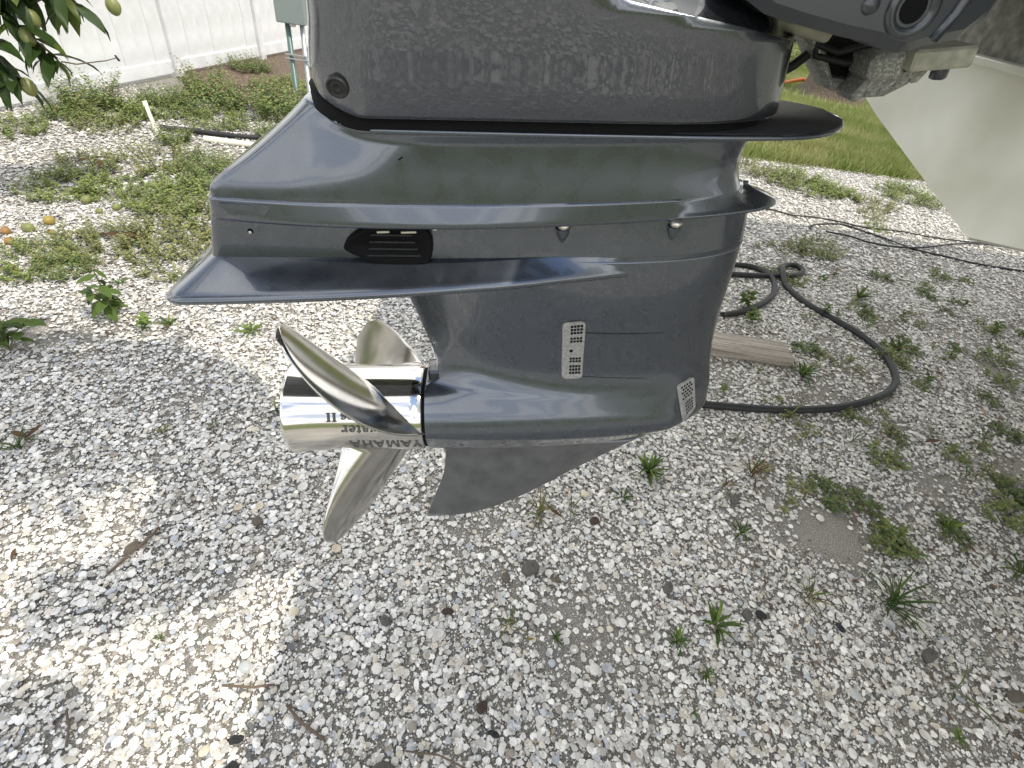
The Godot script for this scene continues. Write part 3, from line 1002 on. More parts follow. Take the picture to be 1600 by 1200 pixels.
func scatter(called: String, parent: Node3D, meshes: Array, count: int, lo: Vector2, hi: Vector2, rmin: float, rmax: float, skip: Rect2, lift: float) -> void:
	var xs := []
	var cs := []
	for m in meshes:
		xs.append([])
		cs.append([])
	for i in count:
		var x := rng.randf_range(lo.x, hi.x)
		var z := rng.randf_range(lo.y, hi.y)
		if skip.has_point(Vector2(x, z)) or rng.randf() > cover(x, z): continue
		var u := rng.randf()
		var k := 0 if u < 0.17 else 1 if u < 0.35 else 2 if u < 0.68 else 3 if u < 0.76 else 4 if u < 0.8 else 5 + int(rng.randi() % 2)
		var q := pow(rng.randf(), 3.6)
		var r := lerpf(rmin, rmax, q)
		if k == 4: r *= 0.6
		if k == 2 or k > 4: r *= 0.95
		var tilt := rng.randf() * rng.randf() * 1.05
		var ax := rng.randf() * TAU
		var ba := Basis(Vector3(cos(ax), 0, sin(ax)), tilt) * Basis(Vector3.UP, rng.randf() * TAU)
		if k < 4 and rng.randf() < 0.12: ba = ba * Basis(Vector3.RIGHT, PI)
		xs[k].append(Transform3D(ba.scaled(Vector3(r, r * rng.randf_range(0.45, 0.9), r)), Vector3(x, rng.randf() * lift - 0.25 * r, z)))
		cs[k].append(shell_color())
	for k in meshes.size():
		var mm := MultiMesh.new()
		mm.transform_format = MultiMesh.TRANSFORM_3D
		mm.use_colors = true
		mm.mesh = meshes[k]
		mm.instance_count = xs[k].size()
		for i in xs[k].size():
			mm.set_instance_transform(i, xs[k][i])
			mm.set_instance_color(i, cs[k][i])
		var o := MultiMeshInstance3D.new()
		o.name = "%s_%03d" % [called, k] if k else called
		o.multimesh = mm
		o.material_override = M.shell
		o.set_meta("kind", "stuff")
		parent.add_child(o, true)

func sheet(lo: Vector2, hi: Vector2, y: float, n := 1) -> ArrayMesh:
	var st := SurfaceTool.new()
	st.begin(Mesh.PRIMITIVE_TRIANGLES)
	st.set_normal(Vector3.UP)
	for p in [[lo.x, lo.y], [hi.x, lo.y], [hi.x, hi.y], [lo.x, lo.y], [hi.x, hi.y], [lo.x, hi.y]]: st.add_vertex(Vector3(p[0], y, p[1]))
	return st.commit()

func build_ground() -> void:
	dirt.seed = 4
	dirt.frequency = 1.0
	dirt.fractal_octaves = 3
	var soil := noise_tex(0.16, Color(0.32, 0.3, 0.27), Color(1, 1, 1), 1024, FastNoiseLite.TYPE_CELLULAR, 3, 17, 0.35)
	var gm := mat(L(0.56, 0.54, 0.5), 0.95, 0.0, soil, 2.2)
	gm.uv1_world_triplanar = true
	relief(gm, noise_tex(0.16, Color.BLACK, Color.WHITE, 1024, FastNoiseLite.TYPE_CELLULAR, 3, 17), 0.3)
	solo("ground", sheet(Vector2(-40, -60), Vector2(60, 40), -0.003), gm, "sandy grey soil under the crushed shells", "ground", Transform3D(), "", "structure")
	# lawn sheet behind on the right
	var lm := mat(L(0.14, 0.17, 0.05), 0.95, 0.0, noise_tex(0.02, Color(0.6, 0.6, 0.5), Color.WHITE, 512, FastNoiseLite.TYPE_SIMPLEX, 5, 23), 0.8)
	lm.uv1_world_triplanar = true
	var lb := Mb.new()
	lb.g = 1
	var near := PackedVector3Array()
	var farr := PackedVector3Array()
	for i in 41:
		var x := 0.9 + 19.0 * i / 40.0
		near.append(Vector3(x, 0.002, -3.25 + 0.22 * dirt.get_noise_2d(x * 1.5, 3.0)))
		farr.append(Vector3(x, 0.002, -30.0))
	lb.grid([near, farr], false)
	solo("lawn", lb.mesh(false, false), lm, "mown green lawn behind the gravel on the right", "lawn", Transform3D(), "", "structure")
	var rl := PackedVector3Array()
	var rf := PackedVector3Array()
	for i in 41:
		var x := -9.0 + 18.0 * i / 40.0
		rl.append(Vector3(x, 0.002, 1.75 + 0.3 * dirt.get_noise_2d(x * 1.3, 9.0)))
		rf.append(Vector3(x, 0.002, 30.0))
	lb = Mb.new()
	lb.grid([rl, rf], false)
	solo("rear_lawn", lb.mesh(false, false), lm, "green lawn on the near side of the gravel yard", "lawn", Transform3D(), "", "structure")
	# bare brown soil along the fence
	var bm := mat(L(0.24, 0.18, 0.135), 0.95, 0.0, noise_tex(0.05, Color(0.5, 0.48, 0.45), Color.WHITE, 512, FastNoiseLite.TYPE_SIMPLEX, 6, 27), 1.5)
	bm.uv1_world_triplanar = true
	lb = Mb.new()
	var ring := PackedVector3Array()
	for i in 40:
		var a := TAU * i / 40.0
		var q := 1.0 + 0.2 * dirt.get_noise_2d(cos(a) * 1.5 + 4.0, sin(a) * 1.5)
		ring.append(Vector3(-1.25 + 0.75 * q * cos(a), 0.001, -3.75 + 0.95 * q * sin(a)))
	lb.fan(ring)
	solo("bare_soil", lb.mesh(false, false), bm, "bare brown soil between the weeds and the white fence", "soil", Transform3D(), "", "structure")
	# shells
	var sh := thing("shell_gravel", "white crushed shell gravel covering the yard", "gravel")
	sh.set_meta("kind", "stuff")
	var kinds := [shell_mesh(0, 3), shell_mesh(1, 5), shell_mesh(2, 7), shell_mesh(3, 9), shell_mesh(4, 11), shell_mesh(2, 71), shell_mesh(2, 97)]
	var none := Rect2(90, 90, 1, 1)
	scatter("near_shell", sh, kinds, 440000, Vector2(-1.6, -1.45), Vector2(2.5, 0.62), 0.0014, 0.0084, none, 0.007)
	scatter("middle_shell", sh, kinds, 170000, Vector2(-3.0, -3.4), Vector2(4.4, -1.45), 0.0032, 0.0115, none, 0.006)
	scatter("left_shell", sh, kinds, 45000, Vector2(-3.6, -1.45), Vector2(-1.6, 0.62), 0.0035, 0.0115, none, 0.006)
	scatter("right_shell", sh, kinds, 40000, Vector2(2.5, -1.45), Vector2(4.6, 0.62), 0.0035, 0.0115, none, 0.006)
	scatter("rear_shell", sh, kinds, 60000, Vector2(-2.4, 0.62), Vector2(3.4, 2.1), 0.005, 0.014, none, 0.006)

func build_stones() -> void:
	var list := [
		[0.21, -0.02, 0.02, "stone", "pale grey stone, largest of the group below the skeg tip"],
		[0.16, 0.0, 0.011, "stone_tan", "small tan stone just left of the large pale stone"],
		[0.26, 0.0, 0.009, "stone_tan", "small tan stone right of the large pale stone"],
		[0.49, 0.01, 0.014, "stone", "cream lump of stone in open gravel right of the skeg"],
		[0.64, 0.06, 0.013, "stone", "grey stone touching the black porous stone"],
		[0.67, 0.06, 0.011, "stone_dark", "black porous stone in the right foreground gravel"],
		[0.83, 0.08, 0.009, "stone_dark", "round dark blue stone below the large grass tuft"],
		[1.12, 0.20, 0.016, "stone_tan", "tan stone near the lower right corner"],
		[0.99, 0.13, 0.017, "stone", "flat grey stone beside the long green blade"],
		[-0.25, 0.27, 0.0095, "stone_dark", "dark green black pebble at the edge of the sunny patch"],
		[-0.245, 0.305, 0.011, "stone_dark", "dark wet looking stone at the bottom edge of the picture"],
		[-0.54, -0.03, 0.014, "stone_tan", "brown grey stone beside the curved twig"],
		[-0.34, -0.10, 0.012, "stone_tan", "tan stone in the shade left of the lower propeller blade"],
		[0.72, -0.22, 0.015, "stone", "white limestone lump beside the brown grass tuft"],
		[-0.06, 0.09, 0.011, "stone", "grey stone under the lower propeller blade"],
		[0.05, 0.07, 0.010, "stone_brown", "brown stone in the middle foreground gravel"],
		[0.115, 0.225, 0.011, "stone_brown", "reddish brown stone in the lower middle gravel"],
		[0.135, 0.262, 0.008, "stone_dark", "round slate pebble right of the reddish brown stone"],
		[0.02, -0.2, 0.012, "stone", "grey stone behind the skeg's rear tip"],
		[0.36, -0.14, 0.012, "stone_brown", "brown stone among the grass right of the skeg"],
		[-0.03, 0.31, 0.017, "stone", "broad grey stone at the bottom edge left of centre"],
	]
	for e in list:
		var r := RandomNumberGenerator.new()
		r.seed = hash(e[4])
		var b := Mb.new()
		var rows := []
		for i in 7:
			var a := -PI / 2 + PI * (i + 0.15) / 6.3
			var row := PackedVector3Array()
			for j in 11:
				var q := TAU * j / 11
				var k := 1.0 + 0.22 * sin(q * 2 + e[2] * 900.0) * cos(a) + 0.13 * r.randf_range(-1, 1)
				row.append(Vector3(cos(q) * cos(a) * k, sin(a) * 0.62 * (1 + 0.1 * r.randf_range(-1, 1)), sin(q) * cos(a) * k * 0.78))
			rows.append(row)
		b.grid(rows)
		b.fan(rows[0])
		b.fan(rows[-1])
		solo("stone", b.mesh(), M[e[3]], e[4], "stone", Transform3D(Basis(Vector3.UP, r.randf() * TAU).scaled(Vector3.ONE * e[2]), Vector3(e[0], e[2] * 0.42 + 0.002, e[1])), "stones lying in the shell gravel")
	# large shells one could pick up
	var sm := [shell_mesh(0, 41), shell_mesh(1, 43)]
	var tones := []
	for c in [[0.76, 0.755, 0.74], [0.7, 0.64, 0.5], [0.5, 0.53, 0.57]]: tones.append(mat(L(c[0], c[1], c[2]), 0.5, 0.0, noise_tex(0.04, Color(0.8, 0.78, 0.74), Color.WHITE, 256), 40.0))
	for i in 64:
		var x := rng.randf_range(-0.5, 1.1)
		var z := rng.randf_range(-0.35, 0.3)
		var r := rng.randf_range(0.0085, 0.0115)
		var ax := rng.randf() * TAU
		var k := i % 2
		var t := 0 if rng.randf() < 0.7 else 1 if rng.randf() < 0.5 else 2
		var lab: String = ["white domed clam shell lying loose on the gravel", "white hollow clam shell lying open side up on gravel", "cream domed clam shell lying loose on the gravel", "cream hollow clam shell lying open side up on gravel", "blue grey domed clam shell lying loose on the gravel", "blue grey hollow clam shell lying open side up"][t * 2 + k]
		solo("clam_shell", sm[k], tones[t], lab, "seashell", Transform3D((Basis(Vector3(cos(ax), 0, sin(ax)), rng.randf_range(0.05, 0.45)) * Basis(Vector3.UP, rng.randf() * TAU)).scaled(Vector3.ONE * r), Vector3(x, 0.006, z)), lab + "s")
	# twigs
	for e in [[[[-0.556, 0.021], [-0.538, -0.017], [-0.518, -0.058], [-0.512, -0.075]], 0.0028, "dark curved twig in the shade at the left"], [[[-0.294, 0.199], [-0.25, 0.2], [-0.217, 0.196]], 0.002, "short dark twig at the edge of the sunny patch"], [[[-0.19, 0.225], [-0.164, 0.247], [-0.12, 0.272]], 0.0022, "straight grey twig in the lower left foreground"], [[[0.0, 0.285], [0.05, 0.29], [0.1, 0.31]], 0.0014, "thin black twig at the bottom centre of the gravel"], [[[-0.5, 0.235], [-0.485, 0.255], [-0.475, 0.28]], 0.0018, "bent twig inside the sunny patch at lower left"]]:
		var b := Mb.new()
		var pts := []
		for p in e[0]: pts.append(Vector3(p[0], 0.009 + 0.002 * sin(p[0] * 60.0), p[1]))
		b.tube(pts, e[1], 6)
		solo("twig", b.mesh(), M.twig, e[2], "twig", Transform3D(), "twigs on the gravel")

# ---------------------------------------------------------------- fence and the yard behind on the left
func build_fence() -> void:
	var o := thing("vinyl_fence", "white vinyl privacy fence of upright boards behind the weeds", "fence", Vector3(-1.87, 0, -3.3))
	# local x runs along the fence towards the right of the picture
	var dir := Vector3(-1.61 + 1.87, 0, -4.07 + 3.3)
	o.rotation.y = atan2(-dir.z, dir.x)
	var span := dir.length()
	for k in range(-3, 4):
		var b := Mb.new()
		b.box(Vector3(k * span, 0.65, 0.006), Vector3(0.055, 1.36, 0.055), Basis(), 0.004)
		var p := part("post", b.mesh(), M.vinyl, o)
		b = Mb.new()
		b.box(Vector3(k * span, 1.345, 0.006), Vector3(0.066, 0.03, 0.066), Basis(), 0.008)
		part("cap", b.mesh(), M.vinyl, p)
	var bm := Mb.new()
	var n := 7
	var w := (span - 0.055) / n
	bm.box(Vector3(0, 0.65, 0), Vector3(w - 0.0004, 1.12, 0.012), Basis(), 0.0011)
	var board := bm.mesh()
	bm = Mb.new()
	bm.box(Vector3.ZERO, Vector3(span - 0.055, 0.075, 0.03), Basis(), 0.005)
	var rail := bm.mesh()
	for k in range(-3, 3):
		part("rail", rail, M.vinyl, o, Transform3D(Basis(), Vector3((k + 0.5) * span, 0.055, 0)))
		part("rail", rail, M.vinyl, o, Transform3D(Basis(), Vector3((k + 0.5) * span, 1.24, 0)))
		for i in n: part("board", board, M.vinyl, o, Transform3D(Basis(), Vector3(k * span + 0.0275 + w * (i + 0.5), 0.0, 0.0015 * sin(i * 2.3 + k))))

func build_left_things() -> void:
	# meter box on two posts
	var o := thing("utility_box", "grey green metal utility box on two thin posts", "utility box", Vector3(-1.0, 0, -2.93))
	var b := Mb.new()
	b.box(Vector3(0.0, 0.66, 0), Vector3(0.155, 0.46, 0.07), Basis(), 0.004)
	part("cabinet", b.mesh(), M.green_metal, o)
	b = Mb.new()
	b.box(Vector3(0.0, 0.9, 0.003), Vector3(0.165, 0.02, 0.085), Basis(), 0.004)
	part("hood", b.mesh(), M.green_metal, o)
	b = Mb.new()
	b.box(Vector3(0.005, 0.425, 0.02), Vector3(0.03, 0.015, 0.02), Basis(), 0.003)
	part("hasp", b.mesh(), M.galv, o)
	b = Mb.new()
	b.tube([Vector3(-0.028, -0.02, 0), Vector3(-0.028, 0.44, 0)], 0.0145, 10)
	part("post", b.mesh(), M.pole_green, o)
	b = Mb.new()
	b.tube([Vector3(0.048, -0.02, 0.0), Vector3(0.048, 0.44, 0)], 0.0125, 10)
	part("conduit", b.mesh(), M.galv, o)
	for y in [0.262, 0.282]:
		b = Mb.new()
		b.box(Vector3(0.03, y, 0.016), Vector3(0.18, 0.007, 0.006), Basis(), 0.001)
		part("strap", b.mesh(), M.galv, o)
	b = Mb.new()
	b.box(Vector3(0.065, 0.03, 0.0), Vector3(0.06, 0.06, 0.05), Basis(), 0.006)
	part("junction_box", b.mesh(), M.galv, o)
	# stake, dark pipe, white pipe
	b = Mb.new()
	b.tube([Vector3(-1.508, -0.02, -2.24), Vector3(-1.525, 0.125, -2.245)], 0.0085, 8)
	b.tube([Vector3(-1.525, 0.115, -2.245), Vector3(-1.527, 0.135, -2.246)], 0.0105, 8)
	solo("stake", b.mesh(), M.pvc, "short cream plastic stake standing in the gravel", "stake")
	b = Mb.new()
	b.tube([Vector3(-1.5, 0.014, -2.27), Vector3(-1.38, 0.02, -2.27), Vector3(-1.28, 0.016, -2.275), Vector3(-1.17, 0.012, -2.29), Vector3(-1.02, 0.012, -2.31)], 0.0125, 8)
	solo("drain_pipe", b.mesh(), M.rubber, "black flexible pipe lying beside the cream stake", "pipe")
	b = Mb.new()
	b.tube([Vector3(-1.27, 0.012, -2.2), Vector3(-1.02, 0.014, -2.19), Vector3(-0.8, 0.014, -2.2)], 0.014, 10)
	solo("water_pipe", b.mesh(), M.pvc, "white plastic pipe lying on gravel behind the motor", "pipe")
	# fallen fruit
	var fm := fruit_mesh()
	for e in [[-1.41, -1.16, 0.024, "fruit", "greenish yellow fallen mango, larger of the two side by side at left"], [-1.385, -1.225, 0.023, "fruit_yellow", "yellow fallen mango with dark end behind the greenish one"], [-1.46, -1.13, 0.02, "fruit_orange", "orange fallen mango at the left edge of the picture"], [-1.41, -1.07, 0.019, "fruit_orange", "orange fallen mango nearest the camera at the left edge"], [-1.34, -1.155, 0.015, "fruit_orange", "small orange fallen mango right of the greenish yellow one"], [-1.37, -1.41, 0.022, "fruit", "green fallen mango beside the low clover patch"], [-1.25, -1.38, 0.02, "fruit", "green yellow fallen mango at the edge of the dark mulch"], [-1.22, -1.6, 0.02, "fruit", "green fallen mango on white gravel, farthest one back"], [-1.29, -1.34, 0.015, "fruit", "small dull green fallen mango on the mulch"], [-1.12, -0.96, 0.011, "fruit_orange", "tiny orange fruit scrap in sunny gravel near the weed"]]:
		var bb := Basis.from_euler(Vector3(rng.randf() * 0.4, rng.randf() * TAU, PI / 2 + rng.randf() * 0.3))
		solo("fallen_mango", fm, M[e[3]], e[4], "mango", Transform3D(bb.scaled(Vector3.ONE * e[2] * 0.72), Vector3(e[0], e[2] * 0.65, e[1])), "mangoes fallen on the gravel")
	# fallen leaves
	var lf := leaf_mesh(0.22, 0.12, 0.1, 0.3)
	for e in [[-1.2, -1.17, 0.16, 1.5, "leaf_brown", "long reddish brown dry leaf on the gravel near the mangoes"], [-1.12, -1.21, 0.1, 0.9, "leaf_brown", "brown dry leaf right of the long reddish leaf"], [-1.6, -1.75, 0.12, 2.2, "leaf_brown", "brown dry leaf in sunny gravel at far left"], [-1.52, -1.8, 0.11, 0.4, "leaf_brown", "curled brown leaf below the back weeds at far left"], [-1.18, -1.83, 0.1, 1.9, "leaf_brown", "brown leaf at the foot of the weeds beside the motor"], [-0.91, -0.29, 0.06, 1.2, "leaf_brown", "dark brown leaf among the shaded weeds at the left edge"], [-0.87, -0.27, 0.05, 2.9, "leaf_brown", "small brown leaf behind the dark brown leaf at the left edge"], [1.1, 0.225, 0.055, 1.3, "leaf_dry", "olive and yellow fallen leaf at the lower right corner"], [-0.73, -0.02, 0.03, 0.4, "leaf_brown", "tiny brown leaf in the upper sunny patch at left"], [0.255, -0.17, 0.045, 0.8, "leaf_brown", "reddish leaf in the grass under the skeg"], [1.39, -0.46, 0.06, 1.7, "leaf_brown", "brown leaf in the shaded gravel right of the hose"], [0.19, 0.118, 0.02, 1.6, "leaf_dry", "small yellow leaf beside the dry tuft in the foreground"]]:
		var bb := Basis(Vector3.UP, e[3]) * Basis(Vector3.RIGHT, -0.12)
		solo("fallen_leaf", lf, M[e[4]], e[5], "leaf", Transform3D(bb.scaled(Vector3.ONE * e[2]), Vector3(e[0], 0.01, e[1])), "fallen leaves on the gravel")
	# wooden plank
	b = Mb.new()
	b.box(Vector3.ZERO, Vector3(0.62, 0.04, 0.1), Basis(), 0.004)
	var wood := Image.create(512, 64, false, Image.FORMAT_RGB8)
	var nz := FastNoiseLite.new()
	nz.frequency = 0.05
	nz.fractal_octaves = 4
	for y in 64:
		for x in 512:
			var k := 0.78 + 0.3 * nz.get_noise_2d(x * 0.06, y * 3.2) + 0.12 * nz.get_noise_2d(x * 0.9, y * 7.0)
			wood.set_pixel(x, y, Color(k, k * 0.98, k * 0.95))
	M.wood.albedo_texture = ImageTexture.create_from_image(wood)
	M.wood.uv1_triplanar = true
	M.wood.uv1_scale = Vector3(1.7, 8.0, 8.0)
	var pl := solo("wood_plank", b.mesh(), M.wood, "weathered grey wooden plank lying behind the motor's leg", "plank", Transform3D(Basis(Vector3.UP, -0.11), Vector3(0.82, 0.021, -0.85)))

func build_hose_and_cables() -> void:
	for e in [
		["garden_hose", 0.0115, 0.012, M.rubber, "thick black hose looped on the gravel right of the motor", "hose", [[0.981, -1.045], [1.068, -1.080], [1.183, -1.157], [1.259, -1.231], [1.311, -1.330], [1.315, -1.40], [1.284, -1.455], [1.219, -1.469], [1.136, -1.45], [1.09, -1.41], [1.128, -1.379], [1.241, -1.384], [1.392, -1.406], [1.476, -1.440], [1.515, -1.49], [1.495, -1.525], [1.433, -1.505], [1.378, -1.420], [1.359, -1.314], [1.381, -1.207], [1.428, -1.126], [1.472, -1.061], [1.514, -0.979], [1.529, -0.880], [1.505, -0.785], [1.463, -0.718], [1.379, -0.656], [1.265, -0.607], [1.142, -0.571], [0.965, -0.549], [0.746, -0.548], [0.585, -0.56], [0.4, -0.62]]],
		["thin_cable", 0.0042, 0.006, M.rubber, "thin black cable, farthest of three crossing the sunny gravel", "cable", [[1.5, -2.25], [1.607, -2.217], [1.687, -2.202], [1.785, -2.156], [1.910, -2.166], [2.065, -2.147], [2.155, -2.112], [2.287, -2.111], [2.420, -2.110], [2.580, -2.081], [2.807, -2.079], [3.061, -2.105], [3.5, -2.1]]],
		["thin_cable", 0.0048, 0.006, M.rubber, "thin black cable with a hooked end that runs off to the right", "cable", [[1.810, -1.985], [1.82, -2.02], [1.892, -2.067], [2.049, -2.11], [2.141, -2.051], [2.234, -1.975], [2.333, -1.882], [2.461, -1.841], [2.634, -1.790], [2.878, -1.764], [3.079, -1.748], [3.6, -1.7]]],
		["thin_cable", 0.0045, 0.014, M.rubber, "thin black cable, nearest one, crossing over the hooked cable", "cable", [[1.877, -1.959], [1.998, -1.933], [2.073, -1.884], [2.217, -1.866], [2.401, -1.904], [2.648, -2.0], [2.856, -2.05], [3.077, -2.041], [3.5, -2.03]]]]:
		var c := Curve3D.new()
		c.bake_interval = 0.02
		var p: Array = e[6]
		for i in p.size():
			var a := Vector3(p[maxi(i - 1, 0)][0], 0, p[maxi(i - 1, 0)][1])
			var d := Vector3(p[mini(i + 1, p.size() - 1)][0], 0, p[mini(i + 1, p.size() - 1)][1])
			var t := (d - a) / 6.0
			var y: float = e[2]
			if e[0] == "garden_hose" and i in [12, 5]: y += 0.004
			if e[0] == "garden_hose" and i == 17: y += 0.02
			c.add_point(Vector3(p[i][0], y, p[i][1]), -t, t)
		var b := Mb.new()
		b.tube(Array(c.get_baked_points()), e[1], 10)
		solo(e[0], b.mesh(), e[3], e[4], e[5], Transform3D(), "thin cables on the gravel" if e[0] == "thin_cable" else "")
	var b := Mb.new()
	b.tube([Vector3(3.4, 0.02, -6.3), Vector3(3.7, 0.03, -6.5), Vector3(3.95, 0.09, -6.55), Vector3(4.15, 0.06, -6.6), Vector3(4.5, 0.03, -6.7)], 0.022, 8)
	solo("extension_cord", b.mesh(), M.orange, "orange cord lying across the lawn left of the stump", "cord")

# ---------------------------------------------------------------- boat and trailer
func build_boat() -> void:
	var o := thing("boat", "white boat with its stern hull beside the motor", "boat", Vector3(0.5, 0.79, 0.06))
	# keel pod that carries the motor: a V section with rounded chines, raked stern
	var sec := [[0.0, 0.0], [0.06, 0.0165], [0.2, 0.056], [0.235, 0.068], [0.25, 0.085], [0.257, 0.11], [0.26, 0.2], [0.262, 0.6]]
	var full := []
	for i in range(sec.size() - 1, 0, -1): full.append(Vector2(-sec[i][0], sec[i][1]))
	for p in sec: full.append(Vector2(p[0], p[1]))
	var b := Mb.new()
	var rows := []
	for e in [[0.0, 0.985], [0.004, 0.995], [0.012, 1.0], [1.3, 1.0]]:
		var row := PackedVector3Array()
		for p in full: row.append(Vector3(e[0] - p.y * 0.14 * (1.0 if e[0] < 0.1 else 0.0), p.y * e[1] + (1 - e[1]) * 0.2, p.x * e[1]))
		rows.append(row)
	b.grid(rows, true)
	b.g = 1
	b.fan(rows[0])
	part("stern_pod", b.mesh(false, false), M.hull, o)
	# hull proper
	b = Mb.new()
	rows = []
	for e in [[0.16, 1.0, 0.0], [0.17, 1.0, 0.0], [2.5, 1.0, 0.0], [4.2, 0.9, 0.05], [5.6, 0.6, 0.2], [6.6, 0.25, 0.5], [7.0, 0.03, 0.8]]:
		var row := PackedVector3Array()
		for p in [[-1.42, 1.0], [-1.36, 0.6], [-1.22, 0.40], [-1.15, 0.36], [0.0, 0.02], [1.15, 0.36], [1.22, 0.40], [1.36, 0.6], [1.42, 1.0]]:
			row.append(Vector3(e[0], lerpf(p[1], 1.25, e[2]), p[0] * e[1] - 0.06))
		rows.append(row)
	b.grid(rows, false)
	b.g = 1
	b.fan(rows[0])
	b.g = 2
	for i in rows.size() - 1: b.quad(rows[i][0], rows[i][-1], rows[i + 1][-1], rows[i + 1][0])
	part("hull", b.mesh(false, false), M.hull, o)
	for s in [-1.0, 1.0]:
		b = Mb.new()
		b.tube([Vector3(0.14, 0.98, s * 1.43 - 0.06), Vector3(2.5, 0.98, s * 1.43 - 0.06), Vector3(4.2, 1.0, s * 1.29 - 0.06), Vector3(5.6, 1.04, s * 0.86 - 0.06), Vector3(6.6, 1.12, s * 0.37 - 0.06)], 0.03, 8)
		part("rub_rail", b.mesh(), M.rubber, o)
	# bare weathered panel of the transom above the paint
	b = Mb.new()
	b.box(Vector3(-0.031, 0.262, 0.005), Vector3(0.012, 0.26, 0.5), Basis(Vector3(0, 0, 1), 0.14), 0.002)
	var pn := part("transom_panel", b.mesh(), M.grime, o)
	pn.set_meta("label", "bare grey brown weathered panel above the white paint")
	for k in 9:
		b = Mb.new()
		var z := -0.16 + 0.03 * k + 0.02 * rng.randf()
		var y := 0.15 + 0.07 * rng.randf()
		b.tube([Vector3(-0.0245 - y * 0.14 + 0.003, y, z), Vector3(-0.0245 - (y + 0.01) * 0.14 + 0.003, y + 0.012 * rng.randf(), z + 0.03 + 0.03 * rng.randf())], 0.0012, 5)
		part("dried_sealant", b.mesh(), M.zinc_plate, o)
	b = Mb.new()
	b.box(Vector3(-0.0225, 0.131, 0.005), Vector3(0.01, 0.006, 0.5), Basis(Vector3(0, 0, 1), 0.14), 0.001)
	part("paint_edge", b.mesh(), M.hull, o)
	# motor bracket carried by the pod
	b = Mb.new()
	b.box(Vector3(-0.09, 0.28, -0.06), Vector3(0.1, 0.2, 0.12), Basis(Vector3(0, 0, 1), 0.14), 0.006)
	part("motor_mount", b.mesh(), M.dark_metal, o)

func build_trailer() -> void:
	var o := thing("boat_trailer", "galvanised boat trailer carrying the white boat", "trailer", Vector3(4.2, 0, 0))
	for s in [-1.0, 1.0]:
		var b := Mb.new()
		b.box(Vector3(0, 0.62, s * 0.75), Vector3(4.6, 0.1, 0.08), Basis(), 0.006)
		part("rail", b.mesh(), M.galv, o)
		b = Mb.new()
		b.slab(PackedVector2Array([Vector2(-2.2, 0.0), Vector2(2.0, 0.0), Vector2(2.0, 0.08), Vector2(-2.2, 0.08)]), Vector3(0, 0.98, s * 0.75), Basis(Vector3.RIGHT, s * -0.28), 0.14, 0.01)
		part("bunk", b.mesh(), M.wood, o)
		for x in [-1.6, 1.4]:
			b = Mb.new()
			b.box(Vector3(x, 0.81, s * 0.75), Vector3(0.06, 0.34, 0.06), Basis(), 0.004)
			part("bunk_post", b.mesh(), M.galv, o)
		for x in [-0.45, 0.45]:
			b = Mb.new()
			b.lathe(Vector3(x, 0.34, s * 1.1), Vector3(0, 0, s), [[-0.1, 0.2], [-0.1, 0.31], [-0.08, 0.34], [0.08, 0.34], [0.1, 0.31], [0.1, 0.2], [0.06, 0.19], [0.06, 0.0001]], 40)
			part("wheel", b.mesh(), M.rubber, o)
	for x in [-0.45, 0.45, -2.0, 2.0]:
		var b := Mb.new()
		b.box(Vector3(x, 0.52 if absf(x) > 1 else 0.34, 0), Vector3(0.07, 0.08, 2.1 if absf(x) < 1 else 1.5), Basis(), 0.004)
		part("axle" if absf(x) < 1 else "cross_member", b.mesh(), M.galv, o)
	var b := Mb.new()
	for x in [-0.45, 0.45]:
		for s in [-1.0, 1.0]:
			b = Mb.new()
			b.box(Vector3(x, 0.48, s * 0.75), Vector3(0.06, 0.22, 0.05))
			part("hanger", b.mesh(), M.galv, o)
	b = Mb.new()
	b.box(Vector3(3.3, 0.6, 0), Vector3(2.6, 0.1, 0.1), Basis(), 0.006)
	b.box(Vector3(4.4, 0.3, 0), Vector3(0.06, 0.6, 0.06), Basis(), 0.006)
	part("tongue", b.mesh(), M.galv, o)

# ---------------------------------------------------------------- leaves, weeds, tree
func leaf_mesh(width: float, droop: float, fold: float, wave := 0.0) -> ArrayMesh:
	var b := Mb.new()
	var l := []
	var m := []
	var r := []
	for i in 6:
		var t := i / 5.0
		var w: float = width * [0.12, 0.75, 1.0, 0.85, 0.5, 0.0][i] * 0.5 + 0.0005
		var y := droop * 2.0 * t - droop * 2.6 * t * t
		m.append(Vector3(0, y - fold * w, t))
		l.append(Vector3(-w, y + wave * 0.06 * sin(t * 9.0), t))
		r.append(Vector3(w, y + wave * 0.06 * sin(t * 9.0 + 1.0), t))
	for i in 5:
		b.quad(l[i], m[i], m[i + 1], l[i + 1])
		b.quad(m[i], r[i], r[i + 1], m[i + 1])
	return b.mesh(false, false)

var LM := {}

